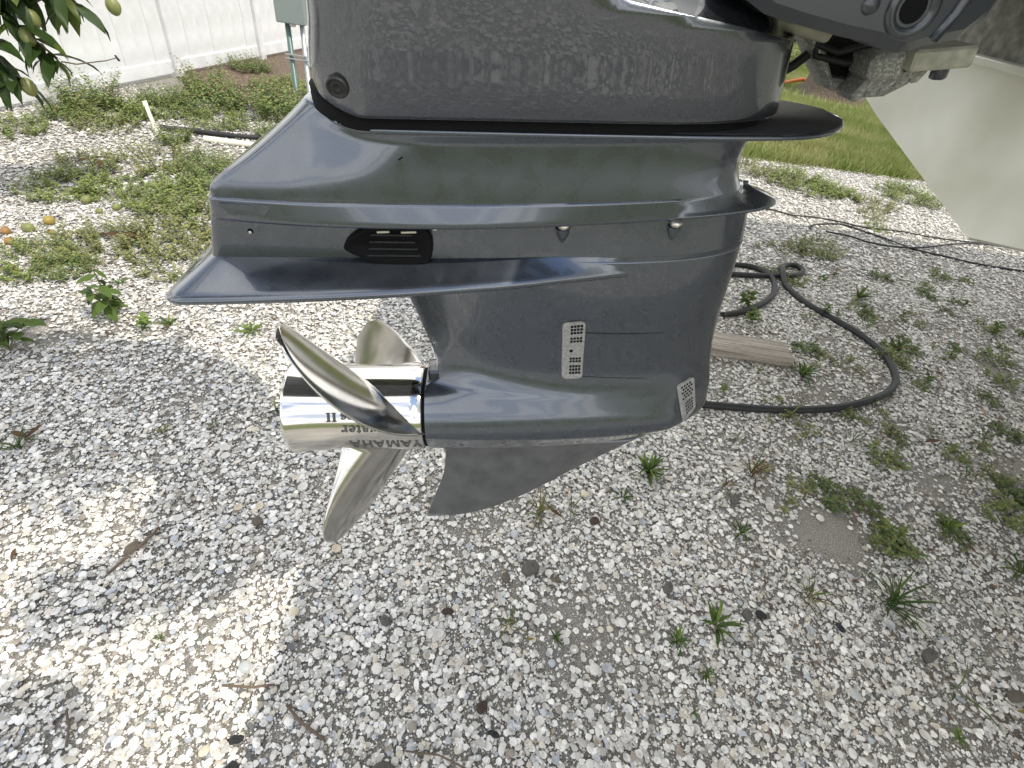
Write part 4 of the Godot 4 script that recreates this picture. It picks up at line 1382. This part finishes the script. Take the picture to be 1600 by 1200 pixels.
func tuft(called: String, label: String, x: float, z: float, size: float, kind: String, mats: Array, n := 10, cat := "weed", grp := "weeds growing in the gravel") -> Node3D:
	var r := RandomNumberGenerator.new()
	r.seed = hash(label)
	var o := thing(called, label, cat, Vector3(x, 0.0, z), 0.0, grp)
	var hgt := size * (0.7 if kind == "sprig" else 0.0)
	if hgt > 0.0:
		var b := Mb.new()
		b.tube([Vector3.ZERO, Vector3(0.02, 0.5, 0.01) * hgt, Vector3(0.0, 1, 0.03) * hgt], [size * 0.022, size * 0.018, size * 0.01], 5)
		part("stem", b.mesh(), M.stem, o)
	size *= 0.95
	n = int(n * 1.3)
	for i in n:
		var az := TAU * i * 0.382 + r.randf() * 0.5
		var el := r.randf_range(0.3, 1.25)
		var ln := size * r.randf_range(0.55, 1.0)
		var at := Vector3.ZERO
		var m: ArrayMesh
		match kind:
			"grass":
				m = LM.grass[i % 3]
				el = r.randf_range(0.25, 1.2)
			"sprig":
				m = LM.broad[i % 3]
				at = Vector3(0, hgt * (0.25 + 0.75 * i / n), 0)
				ln *= 0.42
				el = r.randf_range(-0.2, 0.6)
			_:
				m = LM.lance[i % 3]
				el = r.randf_range(0.25, 1.0)
		var bs := Basis(Vector3.UP, az) * Basis(Vector3.RIGHT, -el)
		part("leaf", m, M[mats[r.randi() % mats.size()]], o, Transform3D(bs.scaled(Vector3.ONE * ln), at + Vector3(r.randf_range(-1, 1), 0, r.randf_range(-1, 1)) * size * 0.08))
	return o

func build_weeds() -> void:
	LM.grass = [leaf_mesh(0.05, 0.25, 0.3), leaf_mesh(0.04, 0.45, 0.3), leaf_mesh(0.06, 0.12, 0.3)]
	LM.lance = [leaf_mesh(0.15, 0.2, 0.35), leaf_mesh(0.12, 0.34, 0.35), leaf_mesh(0.18, 0.12, 0.35)]
	LM.broad = [leaf_mesh(0.52, 0.18, 0.3, 0.5), leaf_mesh(0.45, 0.3, 0.35, 0.5), leaf_mesh(0.6, 0.1, 0.3, 0.5)]
	var G := ["leaf", "leaf", "leaf_bright", "leaf_dark"]
	var D := ["leaf", "leaf_dark", "leaf_dark"]
	var Y := ["leaf_dry", "leaf", "leaf_brown"]
	var B := ["leaf_bright", "leaf_bright", "leaf"]
	var Q := ["leaf", "leaf_dark", "leaf_dry"]
	for e in [
		["spiky bright green weed just right of the skeg", 0.52, -0.29, 0.07, "lance", G, 22],
		["small dark rosette weed left of the spiky bright weed", 0.44, -0.21, 0.038, "lance", D, 10],
		["sprawling grass tuft with reddish leaf under the skeg", 0.235, -0.15, 0.075, "grass", Q, 14],
		["thin grass sprig between the skeg and the spiky weed", 0.31, -0.17, 0.055, "grass", Y, 8],
		["small green rosette above the black porous stone", 0.70, -0.13, 0.045, "lance", G, 12],
		["upright narrow weed beside the black porous stone", 0.57, 0.08, 0.062, "lance", G, 14],
		["low green rosette left of the upright narrow weed", 0.48, 0.11, 0.04, "lance", G, 12],
		["tiny bright rosette in the middle of the foreground gravel", 0.25, 0.11, 0.026, "lance", G, 12],
		["dry brown grass tuft in the middle foreground", 0.165, 0.09, 0.05, "grass", Y, 12],
		["small rosette nearest the bottom right of centre", 0.52, 0.17, 0.032, "lance", G, 9],
		["tiny pale sprout near the bottom edge right of centre", 0.48, 0.23, 0.018, "lance", B, 6],
		["large dark green grass tuft in the right foreground", 0.97, 0.03, 0.115, "grass", D, 22],
		["yellowing grass tuft left of the large dark tuft", 0.79, 0.02, 0.075, "grass", Y, 12],
		["grass tuft beside the bare sandy spot", 1.07, -0.14, 0.07, "grass", G, 14],
		["upright green rosette right of the bare sandy spot", 1.25, -0.17, 0.06, "lance", G, 10],
		["lime green rosette in the lower right corner", 0.955, 0.265, 0.026, "lance", B, 12],
		["long green blade lying flat at the lower right", 1.0, 0.19, 0.1, "grass", D, 3],
		["dark weed at the right edge of the foreground", 1.36, -0.06, 0.07, "lance", D, 10],
		["brownish grass tuft beside the white limestone lump", 0.80, -0.3, 0.085, "grass", Y, 16],
		["reddish thin weed left of the brownish grass tuft", 0.71, -0.26, 0.06, "grass", ["leaf_brown", "leaf", "leaf_dry"], 9],
		["bushy green weed at the plank's right end", 1.15, -0.735, 0.075, "lance", G, 18],
		["leafy weed inside the hose loop close to the motor leg", 1.08, -1.02, 0.085, "sprig", B, 22],
		["taller leafy weed behind the leafy weed by the motor leg", 1.10, -1.13, 0.1, "sprig", G, 24],
		["green weed hanging over the hose where it bends right", 1.43, -1.13, 0.07, "sprig", G, 16],
		["grass sprig crossing over the front of the hose", 1.01, -0.53, 0.065, "grass", G, 7],
		["small weed inside the hose bend near its front run", 1.32, -0.63, 0.05, "lance", G, 9],
		["leafy weed far right below the thin cables", 2.15, -1.29, 0.07, "sprig", Q, 12],
		["low weed just outside the hose's widest bend", 1.62, -0.94, 0.075, "lance", Q, 14],
		["weed right of the hose's front corner", 1.60, -0.75, 0.06, "sprig", G, 12],
		["spiky weed far right level with the plank", 1.82, -0.92, 0.06, "sprig", B, 10],
		["weed at the right edge level with the hose loop", 2.15, -1.11, 0.08, "sprig", G, 16],
		["low brown green weed behind the hose's small loop", 1.68, -1.30, 0.085, "lance", Q, 16],
		["small weed just above the hose's small loop", 1.65, -1.46, 0.06, "sprig", Q, 10],
		["small weed touching the hose's small loop", 1.55, -1.39, 0.06, "sprig", G, 12],
		["grass sprouting inside the long hose bend", 1.48, -1.12, 0.05, "sprig", G, 10],
		["light green weed outside the hose on its upper run", 1.58, -1.07, 0.06, "sprig", B, 10],
		["weed halfway between hose and right edge", 1.78, -1.16, 0.06, "sprig", Q, 10],
		["small dry weed below the hose's front corner", 1.44, -0.5, 0.05, "grass", Q, 9],
		["thin grass below the front run of the hose", 1.16, -0.45, 0.06, "grass", Q, 10],
		["thin grass tuft right of the gearcase nose", 0.80, -0.42, 0.045, "grass", Q, 9],
		["small leafy weed hugging the leg's front edge", 0.83, -0.62, 0.05, "sprig", G, 9],
		["tiny weed in front of the plank", 0.99, -0.73, 0.04, "sprig", G, 7],
		["shaded grass tuft near the right edge of the gravel", 1.45, -0.35, 0.06, "grass", Q, 12],
		["shaded weed in the dark litter at far right", 1.62, -0.5, 0.06, "grass", D, 12],
		["tiny sunlit sprout in the lower left bright patch", -0.42, 0.13, 0.022, "lance", G, 8],
		["single green leaf sprout lower in the bright patch", -0.37, 0.235, 0.016, "lance", G, 3],
		["bright sprig in front of the anti ventilation plate's tip", -0.56, -0.72, 0.06, "lance", B, 14],
		["dark grassy weed at the left edge by the brown leaf", -0.87, -0.25, 0.07, "grass", D, 16],
		["small dark sprig right of the shaded grassy weed", -0.62, -0.32, 0.035, "lance", Q, 8],
		["tiny sprig in the shade left of the propeller", -0.52, -0.35, 0.03, "lance", Q, 7],
		["little sprig under the upper propeller blade", -0.4, -0.42, 0.035, "lance", Q, 8],
		["pale sprig beside the broad leaved plant", -0.82, -0.68, 0.07, "sprig", B, 14],
		["low green sprig in the shade by the left litter", -0.78, -0.72, 0.05, "lance", G, 12],
		["small rosette in the sun behind the broad leaved plant", -1.0, -0.9, 0.045, "lance", G, 10]]:
		tuft("grass_tuft" if e[4] == "grass" else "weed", e[0], e[1], e[2], e[3], e[4], e[5], e[6], "grass tuft" if e[4] == "grass" else "weed")
	# small weeds that nothing tells apart, right of the motor
	var small := [clump_mesh(51, 12, 0.06, 0.05, 0.022, Color(0.17, 0.22, 0.07)), clump_mesh(52, 9, 0.045, 0.06, 0.018, Color(0.2, 0.22, 0.08)), clump_mesh(53, 14, 0.035, 0.05, 0.02, Color(0.12, 0.17, 0.055))]
	for i in 110:
		var x := rng.randf_range(0.75, 2.5)
		var z := rng.randf_range(-1.75, -0.1)
		if x < 0.75 - z * 0.4 or Vector2(x - 0.94, z + 0.13).length() < 0.1: continue
		solo("small_weed", small[i % 3], M.foliage, "small weed among shaded shell gravel right of the motor", "weed", Transform3D(Basis(Vector3.UP, rng.randf() * TAU).scaled(Vector3.ONE * rng.randf_range(0.5, 1.1)), Vector3(x, 0, z)), "small weeds in the shaded gravel")
	# crumbs of dead leaf
	var fl := Mb.new()
	fl.g = -1
	fl.quad(Vector3(-1, 0, -0.3), Vector3(-0.2, 0.25, -0.5), Vector3(1, 0.1, 0.1), Vector3(0, 0.3, 0.5))
	var ts := []
	var tc := []
	for i in 5200:
		var right := rng.randf() < 0.72
		var x := rng.randf_range(0.6, 2.6) if right else rng.randf_range(-1.7, -0.4)
		var z := rng.randf_range(-1.9, 0.32) if right else rng.randf_range(-2.0, -0.2)
		if dirt.get_noise_2d(x * 3.0, z * 3.0 + 40.0) < (0.0 if right else 0.12): continue
		ts.append(Transform3D((Basis(Vector3.UP, rng.randf() * TAU) * Basis(Vector3.RIGHT, rng.randfn() * 0.4)).scaled(Vector3.ONE * rng.randf_range(0.003, 0.011)), Vector3(x, rng.randf_range(0.004, 0.012), z)))
		var k := rng.randf_range(0.6, 1.5)
		tc.append(Color(0.13 * k, 0.095 * k, 0.065 * k))
	var mm := MultiMesh.new()
	mm.transform_format = MultiMesh.TRANSFORM_3D
	mm.use_colors = true
	mm.mesh = fl.mesh(false, false)
	mm.instance_count = ts.size()
	for i in ts.size():
		mm.set_instance_transform(i, ts[i])
		mm.set_instance_color(i, tc[i])
	var litter := MultiMeshInstance3D.new()
	litter.name = "leaf_litter"
	litter.multimesh = mm
	litter.material_override = M.foliage
	add_child(litter)
	tag(litter, "brown crumbs of dead leaf strewn over the gravel", "leaf litter", "", "stuff")
	# broad leaved plants on the left
	for e in [["broad leaved green plant standing in the sunny gravel", -0.93, -0.735, 0.17, 15, 5], ["dark broad leaved plant cut by the left edge", -1.09, -0.56, 0.15, 12, 8]]:
		var r := RandomNumberGenerator.new()
		r.seed = e[5]
		var o := thing("broadleaf_plant", e[0], "plant", Vector3(e[1], 0, e[2]))
		for k in 4:
			var top: Vector3 = Vector3(r.randf_range(-0.4, 0.4), [1.0, 0.62, 0.5, 0.45][k], r.randf_range(-0.25, 0.25)) * e[3]
			if k == 0: top.x = 0.02
			var b := Mb.new()
			b.tube([Vector3.ZERO, top * 0.5 + Vector3(0, 0.01, 0), top], [0.0022, 0.0018, 0.0012], 6)
			part("stem", b.mesh(), M.stem, o)
			for i in e[4] / 2:
				var t: float = 0.3 + 0.7 * (i + 1.0) / (e[4] / 2)
				var az: float = i * 2.4 + k
				var bs := Basis(Vector3.UP, az) * Basis(Vector3.RIGHT, r.randf_range(-0.1, 0.9))
				part("leaf", LM.broad[i % 3], M[["leaf", "leaf_dark", "leaf"][i % 3]], o, Transform3D(bs.scaled(Vector3.ONE * r.randf_range(0.032, 0.058)), top * t))

# a leafy clump as one mesh of stems and small leaves; every colour is the leaf's own
func clump_mesh(sd: int, stems: int, h: float, spread: float, leaf: float, tone: Color, flower := false) -> ArrayMesh:
	var r := RandomNumberGenerator.new()
	r.seed = sd
	var b := Mb.new()
	b.g = -1
	for i in stems:
		var a := r.randf() * TAU
		var d := sqrt(r.randf()) * spread
		var p := Vector3(cos(a) * d, 0, sin(a) * d)
		var lean := Vector3(cos(a) * 0.4, 1, sin(a) * 0.4) + Vector3(r.randf_range(-0.4, 0.4), 0, r.randf_range(-0.4, 0.4))
		var hh := h * r.randf_range(0.45, 1.0) * (1.0 - 0.5 * d / spread)
		var n := int(6 + 12 * hh / h)
		b.col = Color(0.09, 0.085, 0.04)
		var side := lean.cross(Vector3(cos(a + 1), 0, sin(a + 1))).normalized() * 0.0013
		b.tri(p - side, p + side, p + lean * hh)
		for j in n:
			var t := (j + 1.0) / n
			var q := p + lean * hh * t + Vector3(0, -0.12 * hh * t * t, 0)
			var az := j * 2.4 + i
			var ll := leaf * r.randf_range(0.6, 1.15) * (1.15 - 0.5 * t)
			var dd := Vector3(cos(az), r.randf_range(0.0, 0.9), sin(az)).normalized()
			var w := dd.cross(Vector3.UP + Vector3(r.randf_range(-0.4, 0.4), 0, 0)).normalized() * ll * 0.26
			var k := r.randf_range(0.65, 1.25)
			b.col = Color(tone.r * k * r.randf_range(0.9, 1.2), tone.g * k, tone.b * k)
			if flower and t > 0.85 and r.randf() < 0.5: b.col = Color(0.3, 0.22, 0.12)
			var m := q + dd * ll * 0.5
			b.tri(q, m + w, q + dd * ll + Vector3(0, -ll * 0.2, 0))
			b.tri(q, q + dd * ll + Vector3(0, -ll * 0.2, 0), m - w)
	return b.mesh(true, false)

func build_clumps() -> void:
	var ms := [clump_mesh(1, 120, 0.22, 0.17, 0.027, Color(0.17, 0.24, 0.07), true), clump_mesh(2, 115, 0.09, 0.17, 0.021, Color(0.2, 0.26, 0.07)), clump_mesh(3, 95, 0.3, 0.14, 0.036, Color(0.18, 0.25, 0.075), true), clump_mesh(4, 75, 0.055, 0.14, 0.018, Color(0.2, 0.27, 0.07)), clump_mesh(5, 60, 0.1, 0.12, 0.018, Color(0.22, 0.25, 0.09))]
	for e in [
		["weedy green clump at the left foot of the fence", -1.92, -2.5, 2, 0.85], ["low spreading weeds below the left fence panel", -1.8, -2.42, 1, 1.3], ["low weeds in front of the left fence clump", -1.95, -2.32, 0, 0.6], ["dense tall weeds left of the utility box", -1.47, -2.75, 0, 1.0], ["tall flowering weeds against the fence's middle panel", -1.56, -3.0, 2, 0.85], ["bright green weeds left of the utility box posts", -1.28, -2.86, 0, 0.95], ["bushy weeds touching the motor's stern edge", -1.06, -2.72, 2, 0.9], ["weeds at the foot of the utility box", -1.1, -2.95, 2, 0.75], ["green weeds on bare soil near the right fence post", -1.55, -3.7, 0, 0.75], ["low weeds on the brown soil behind the tall weeds", -1.25, -3.35, 1, 1.1],
		["low bright weeds in front of the dense tall weeds", -1.3, -2.5, 1, 1.0], ["thin weeds around the white pipe", -1.0, -2.4, 0, 0.55], ["weed growing at the foot of the cream stake", -1.38, -2.13, 2, 0.45], ["green clump beside the motor's swept stern edge", -1.05, -1.72, 0, 0.62], ["second green clump under the swept stern edge", -1.13, -1.9, 0, 0.6], ["broad green patch left of the flange", -1.02, -1.48, 1, 1.15], ["green patch near the fallen mangoes", -1.15, -1.5, 1, 0.8], ["brown green low weeds below the stake", -1.35, -1.86, 4, 1.4], ["low clover patch at the far left", -1.5, -1.52, 1, 0.95], ["right half of the low clover patch", -1.36, -1.56, 3, 1.0], ["small tuft of weeds between clover and clump", -1.22, -1.74, 3, 0.9], ["weeds at the left edge of the picture near the fence", -2.04, -2.05, 1, 0.9], ["sparse weeds below the long reddish leaf", -1.15, -1.12, 4, 1.1], ["sparse weeds right of the long reddish leaf", -0.98, -1.18, 4, 1.2], ["low weeds under the anti ventilation plate's tip", -0.9, -1.05, 4, 1.0], ["dark shaded weeds at the left edge below the mangoes", -1.3, -0.97, 1, 0.8], ["dark leafy weeds behind the broad leaved plant", -1.18, -0.95, 0, 0.42], ["sparse weeds in the sunny gravel below the mangoes", -1.25, -1.08, 4, 0.9],
		["weeds filling the gap before the left fence post", -1.68, -2.72, 0, 0.7], ["weeds between the fence clump and the tall weeds", -1.62, -2.55, 1, 1.0], ["low weeds in front of the stake's gravel", -1.72, -2.2, 4, 1.1], ["green weeds behind the low clover patch", -1.55, -1.75, 4, 1.0], ["loose weeds under the swept stern edge", -0.98, -1.33, 4, 1.3],
		["light green weeds at the lawn's edge on the right", 2.15, -2.72, 1, 1.35], ["pale weeds right of the flange tip", 1.98, -2.78, 4, 1.4], ["dark centred weed clump in the sunny gravel on the right", 2.28, -2.66, 3, 1.3], ["weeds in sunny gravel beside the boat's keel", 2.88, -2.76, 1, 1.2], ["small weeds between the two right hand patches", 2.5, -2.5, 4, 1.0], ["yellowing weeds close behind the leg", 1.85, -2.9, 4, 1.2], ["sparse weeds above the thin cables", 2.35, -2.3, 4, 0.7], ["small weed touching the farthest thin cable", 2.28, -2.12, 3, 0.55], ["sparse weeds in the shade below the cables", 1.75, -1.75, 4, 0.9], ["little weed patch left of the cable hook", 1.62, -1.72, 4, 0.7]]:
		solo("weed_clump", ms[e[3]], M.foliage, e[0], "weeds", Transform3D(Basis(Vector3.UP, rng.randf() * TAU).scaled(Vector3.ONE * e[4]), Vector3(e[1], 0, e[2])), "clumps of weeds in the yard")
	# lawn blades
	var b := Mb.new()
	b.g = -1
	var r := RandomNumberGenerator.new()
	r.seed = 6
	for i in 12:
		var a := r.randf() * TAU
		var p := Vector3(r.randf_range(-1, 1), 0, r.randf_range(-1, 1)) * 0.05
		var w := Vector3(cos(a), 0, sin(a)) * 0.004
		var k := r.randf_range(0.7, 1.25)
		b.col = Color(0.26 * k, 0.33 * k, 0.095 * k)
		var tip := p + Vector3(r.randf_range(-0.04, 0.04), r.randf_range(0.04, 0.085), r.randf_range(-0.04, 0.04))
		b.tri(p - w, p + w, tip)
	var mm := MultiMesh.new()
	mm.transform_format = MultiMesh.TRANSFORM_3D
	mm.use_colors = true
	mm.mesh = b.mesh(true, false)
	var ts := []
	for i in 42000:
		var z := -3.2 - 9.0 * pow(rng.randf(), 1.6)
		var x := rng.randf_range(1.2, 2.4 - z * 0.75)
		if z > -3.45 + 0.25 * dirt.get_noise_2d(x * 1.5, 3.0) and rng.randf() < 0.75: continue
		if Vector2(x - 4.1, z + 6.0).length() < 0.7 and rng.randf() < 0.85: continue
		ts.append(Transform3D(Basis(Vector3.UP, rng.randf() * TAU).scaled(Vector3.ONE * rng.randf_range(0.6, 1.2)), Vector3(x, 0, z)))
	mm.instance_count = ts.size()
	for i in ts.size():
		mm.set_instance_transform(i, ts[i])
		var q: Vector3 = ts[i].origin
		var k := dirt.get_noise_2d(q.x * 1.1, q.z * 1.1) + 0.5 * dirt.get_noise_2d(q.x * 6.0, q.z * 6.0)
		mm.set_instance_color(i, Color(0.78, 0.82, 0.6).lerp(Color(1.6, 1.25, 1.9), clampf(k + 0.45, 0, 1)))
	var g := MultiMeshInstance3D.new()
	g.name = "lawn_grass"
	g.multimesh = mm
	g.material_override = M.foliage
	add_child(g)
	tag(g, "bright green lawn grass behind the gravel on the right", "grass", "", "stuff")

func fruit_mesh() -> ArrayMesh:
	var b := Mb.new()
	b.lathe(Vector3.ZERO, Vector3.UP, [[-1.15, 0.001], [-1.1, 0.25], [-0.85, 0.62], [-0.4, 0.9], [0.1, 0.95], [0.6, 0.78], [0.95, 0.42], [1.08, 0.15], [1.1, 0.001]], 18)
	return b.mesh()

func build_mango_tree() -> void:
	var o := thing("mango_tree", "mango tree branch with long dark leaves and green fruit at upper left", "tree", Vector3(-2.7, 0, -0.35))
	var b := Mb.new()
	b.tube([Vector3(0, -0.05, 0), Vector3(0.03, 0.5, 0.02), Vector3(0.0, 1.1, 0.05), Vector3(0.1, 1.7, 0.1)], [0.17, 0.12, 0.11, 0.1], 14)
	b.tube([Vector3(0.1, 1.6, 0.1), Vector3(0.8, 2.2, 0.35), Vector3(1.7, 2.75, 0.65), Vector3(2.7, 3.0, 0.9), Vector3(3.4, 3.1, 1.1)], [0.08, 0.06, 0.045, 0.03, 0.012], 8)
	b.tube([Vector3(0.1, 1.6, 0.1), Vector3(0.2, 2.3, -0.5), Vector3(0.35, 2.6, -0.9)], [0.08, 0.05, 0.02], 8)
	b.tube([Vector3(0.02, 1.3, 0.0), Vector3(0.3, 1.45, -0.5), Vector3(0.75, 1.3, -0.85), Vector3(1.05, 0.95, -1.0)], [0.05, 0.03, 0.02, 0.012], 8)
	part("trunk", b.mesh(), M.bark, o)
	# twigs and leaves of the drooping branch, in the tree's own axes
	var lm := [leaf_mesh(0.34, 0.12, 0.3, 0.25), leaf_mesh(0.3, 0.22, 0.35, 0.3), leaf_mesh(0.37, 0.3, 0.3, 0.3)]
	var r := RandomNumberGenerator.new()
	r.seed = 12
	var base := Vector3(-2.7, 0, -0.35)
	var twigs := [
		[Vector3(-1.65, 0.95, -1.35), Vector3(-1.50, 0.70, -1.38), Vector3(-1.36, 0.56, -1.40), Vector3(-1.29, 0.47, -1.43)],
		[Vector3(-1.65, 0.95, -1.35), Vector3(-1.55, 0.62, -1.36), Vector3(-1.44, 0.49, -1.37), Vector3(-1.40, 0.40, -1.37)],
		[Vector3(-1.65, 0.95, -1.35), Vector3(-1.42, 0.75, -1.42), Vector3(-1.27, 0.66, -1.47), Vector3(-1.2, 0.6, -1.5)],
		[Vector3(-1.65, 0.95, -1.35), Vector3(-1.58, 0.68, -1.33), Vector3(-1.50, 0.55, -1.33), Vector3(-1.45, 0.44, -1.34)],
		[Vector3(-1.5, 0.70, -1.38), Vector3(-1.42, 0.66, -1.40), Vector3(-1.33, 0.64, -1.44)]]
	for t in twigs:
		b = Mb.new()
		var pts := []
		for p in t: pts.append(p - base)
		b.tube(pts, [0.008, 0.006, 0.0045, 0.003].slice(0, pts.size()), 6)
		part("twig", b.mesh(), M.twig, o)
		var n := 24
		for i in n:
			var u := 0.42 + 0.58 * (i + 0.5) / n
			var q := u * (pts.size() - 1)
			var p: Vector3 = pts[int(q)].lerp(pts[mini(int(q) + 1, pts.size() - 1)], q - int(q))
			var az := i * 2.4 + r.randf()
			var bs := Basis(Vector3.UP, az) * Basis(Vector3.RIGHT, r.randf_range(0.0, 1.2))
			part("leaf", lm[i % 3], M["leaf_mango_young" if r.randf() < 0.22 else "leaf_mango"], o, Transform3D(bs.scaled(Vector3.ONE * r.randf_range(0.085, 0.15)), p))
	# bare fruit stalk that points right
	b = Mb.new()
	b.tube([Vector3(-1.285, 0.462, -1.432) - base, Vector3(-1.25, 0.456, -1.45) - base, Vector3(-1.18, 0.468, -1.49) - base, Vector3(-1.155, 0.476, -1.505) - base], [0.0022, 0.002, 0.0016, 0.0014], 6)
	b.tube([Vector3(-1.155, 0.484, -1.505) - base, Vector3(-1.15, 0.468, -1.51) - base], [0.003, 0.0042], 6)
	part("fruit_stalk", b.mesh(), M.twig, o)
	for i in 5:
		var p := Vector3(-1.335, 0.462, -1.413) - base + Vector3(0.045, 0.005, 0)
		part("leaf", lm[i % 3], M.leaf_mango_young, o, Transform3D((Basis(Vector3.UP, i * 1.3) * Basis(Vector3.RIGHT, 0.8)).scaled(Vector3.ONE * 0.06), p))
	var fm := fruit_mesh()
	for p in [Vector3(-1.335, 0.525, -1.40), Vector3(-1.145, 0.612, -1.562), Vector3(-1.32, 0.57, -1.43), Vector3(-1.372, 0.392, -1.372)]:
		part("mango", fm, M.fruit, o, Transform3D(Basis(Vector3(0, 0, 1), 0.15).scaled(Vector3(0.022, 0.024, 0.022)), p - base))
	b = Mb.new()
	b.tube([Vector3(-1.145, 0.63, -1.562) - base, Vector3(-1.155, 0.72, -1.55) - base, Vector3(-1.25, 0.86, -1.5) - base, Vector3(-1.6, 1.0, -1.38) - base], 0.0025, 5)
	part("fruit_stalk", b.mesh(), M.twig, o)
	# crown above the picture
	b = Mb.new()
	b.g = -1
	for e in [[Vector3(0.45, 2.6, 0.48), 0.23, 380], [Vector3(0.15, 2.62, 0.48), 0.28, 420], [Vector3(0.70, 2.62, 0.93), 0.05, 260], [Vector3(0.78, 2.62, 0.91), 0.05, 260], [Vector3(0.86, 2.62, 0.875), 0.055, 280], [Vector3(0.93, 2.62, 0.86), 0.04, 160], [Vector3(0.73, 2.6, 1.14), 0.085, 460], [Vector3(0.82, 2.6, 0.78), 0.07, 320], [Vector3(0.92, 2.6, 0.79), 0.06, 280], [Vector3(-1.4, 2.55, 0.2), 0.5, 560], [Vector3(-2.3, 2.6, -1.2), 0.5, 500], [Vector3(-2.6, 2.4, -0.1), 0.6, 600]]:
		for i in e[2]:
			var d := Vector3(r.randfn(), r.randfn() * 0.6, r.randfn()).normalized() * pow(r.randf(), 0.5) * float(e[1])
			var p: Vector3 = e[0] + d - base
			var az := r.randf() * TAU
			var dd := Vector3(cos(az), -r.randf() * 0.9, sin(az)).normalized()
			var ln: float = r.randf_range(0.1, 0.17) * clampf(e[1] / 0.2, 0.35, 1.0)
			var w := dd.cross(Vector3.UP).normalized() * ln * 0.13
			var k := r.randf_range(0.7, 1.3)
			b.col = Color(0.05 * k, 0.09 * k, 0.025 * k)
			b.tri(p, p + dd * ln * 0.5 + w, p + dd * ln)
			b.tri(p, p + dd * ln, p + dd * ln * 0.5 - w)
	part("crown", b.mesh(true, false), M.foliage, o).set_meta("kind", "stuff")

# ---------------------------------------------------------------- far background on the right
func build_far_things() -> void:
	# old trunk on the lawn's edge
	var o := thing("tree_trunk", "thick brown tree trunk on the lawn behind the bracket", "tree", Vector3(4.15, 0, -6.15))
	var b := Mb.new()
	var rows := []
	for e in [[-0.05, 0.42], [0.03, 0.37], [0.1, 0.33], [0.25, 0.3], [0.6, 0.28], [1.6, 0.28], [3.0, 0.26], [4.5, 0.2]]:
		var row := PackedVector3Array()
		for j in 28:
			var a := TAU * j / 28
			var k: float = e[1] * (1.0 + 0.13 * sin(a * 5.0 + 1.0) * (e[1] - 0.2) * 3.0 + 0.03 * sin(a * 13.0))
			row.append(Vector3(cos(a) * k, e[0], sin(a) * k))
		rows.append(row)
	b.grid(rows)
	part("trunk", b.mesh(), M.bark, o)
	b = Mb.new()
	b.g = -1
	var r := RandomNumberGenerator.new()
	r.seed = 3
	for i in 3800:
		var d := Vector3(r.randfn(), r.randfn() * 0.6, r.randfn()).normalized() * pow(r.randf(), 0.45) * 2.6
		var p := d + Vector3(0, 5.4, 0)
		var az := r.randf() * TAU
		var w := Vector3(cos(az), 0.3, sin(az)) * 0.05
		var k := r.randf_range(0.7, 1.3)
		b.col = Color(0.055 * k, 0.095 * k, 0.03 * k)
		b.tri(p - w, p + w, p + Vector3(r.randf_range(-0.2, 0.2), r.randf_range(-0.2, 0.2), r.randf_range(-0.2, 0.2)))
	part("crown", b.mesh(true, false), M.foliage, o).set_meta("kind", "stuff")
	# white vehicle with a blue windscreen far across the lawn
	o = thing("parked_van", "white vehicle with blue glass parked far beyond the lawn", "van", Vector3(6.6, 0, -12.6), 0.35)
	b = Mb.new()
	b.slab(PackedVector2Array([Vector2(-1.7, 0.2), Vector2(1.7, 0.2), Vector2(1.7, 0.95), Vector2(1.2, 1.05), Vector2(0.7, 1.5), Vector2(-1.5, 1.55), Vector2(-1.7, 1.3)]), Vector3.ZERO, Basis(), 1.5, 0.08)
	part("body", b.mesh(), M.vinyl, o)
	b = Mb.new()
	b.box(Vector3(-0.55, 0.22, 0.76), Vector3(0.5, 0.11, 0.02), Basis(), 0.01)
	part("window", b.mesh(), mat(L(0.08, 0.2, 0.5), 0.15), o)
	b = Mb.new()
	b.box(Vector3(0.2, 0.36, 0.76), Vector3(0.5, 0.2, 0.02), Basis(), 0.01)
	part("window", b.mesh(), M.black, o)
	for x in [-1.1, 1.1]:
		for s in [-1.0, 1.0]:
			b = Mb.new()
			b.lathe(Vector3(x, 0.22, s * 0.68), Vector3(0, 0, s), [[-0.08, 0.1], [-0.08, 0.22], [0.08, 0.22], [0.1, 0.15], [0.1, 0.0001]], 20)
			part("wheel", b.mesh(), M.rubber, o)
	# low red brown building behind it
	o = thing("brick_house", "red brown house at the far edge of the lawn", "house", Vector3(6.0, 0, -17.5), 0.2)
	b = Mb.new()
	b.box(Vector3(0, 1.2, 0), Vector3(9, 2.4, 4), Basis(), 0.02)
	part("wall", b.mesh(), mat(L(0.3, 0.12, 0.08), 0.9, 0.0, noise_tex(0.05, Color(0.7, 0.7, 0.7), Color.WHITE, 256), 0.5), o)
	b = Mb.new()
	b.slab(PackedVector2Array([Vector2(-2.5, 2.4), Vector2(2.5, 2.4), Vector2(0, 3.6)]), Vector3.ZERO, Basis(Vector3.UP, PI / 2), 9.6, 0.03)
	part("roof", b.mesh(), mat(L(0.16, 0.14, 0.12), 0.9), o)
	for x in [-3.0, -1.0, 1.5, 3.2]:
		b = Mb.new()
		b.box(Vector3(x, 1.3, 2.01), Vector3(0.9, 1.0, 0.06), Basis(), 0.01)
		part("window", b.mesh(), M.vinyl, o)
	# shaded shrub row at the lawn's far side
	var cm := clump_mesh(15, 120, 0.8, 0.7, 0.09, Color(0.06, 0.11, 0.03))
	for e in [[4.9, -8.6, "dark low shrub at the far side of the lawn, left one"], [6.2, -9.2, "dark low shrub at the far side of the lawn, right one"]]:
		solo("shrub", cm, M.foliage, e[2], "shrub", Transform3D(Basis(), Vector3(e[0], -0.1, e[1])), "shrubs beyond the lawn")
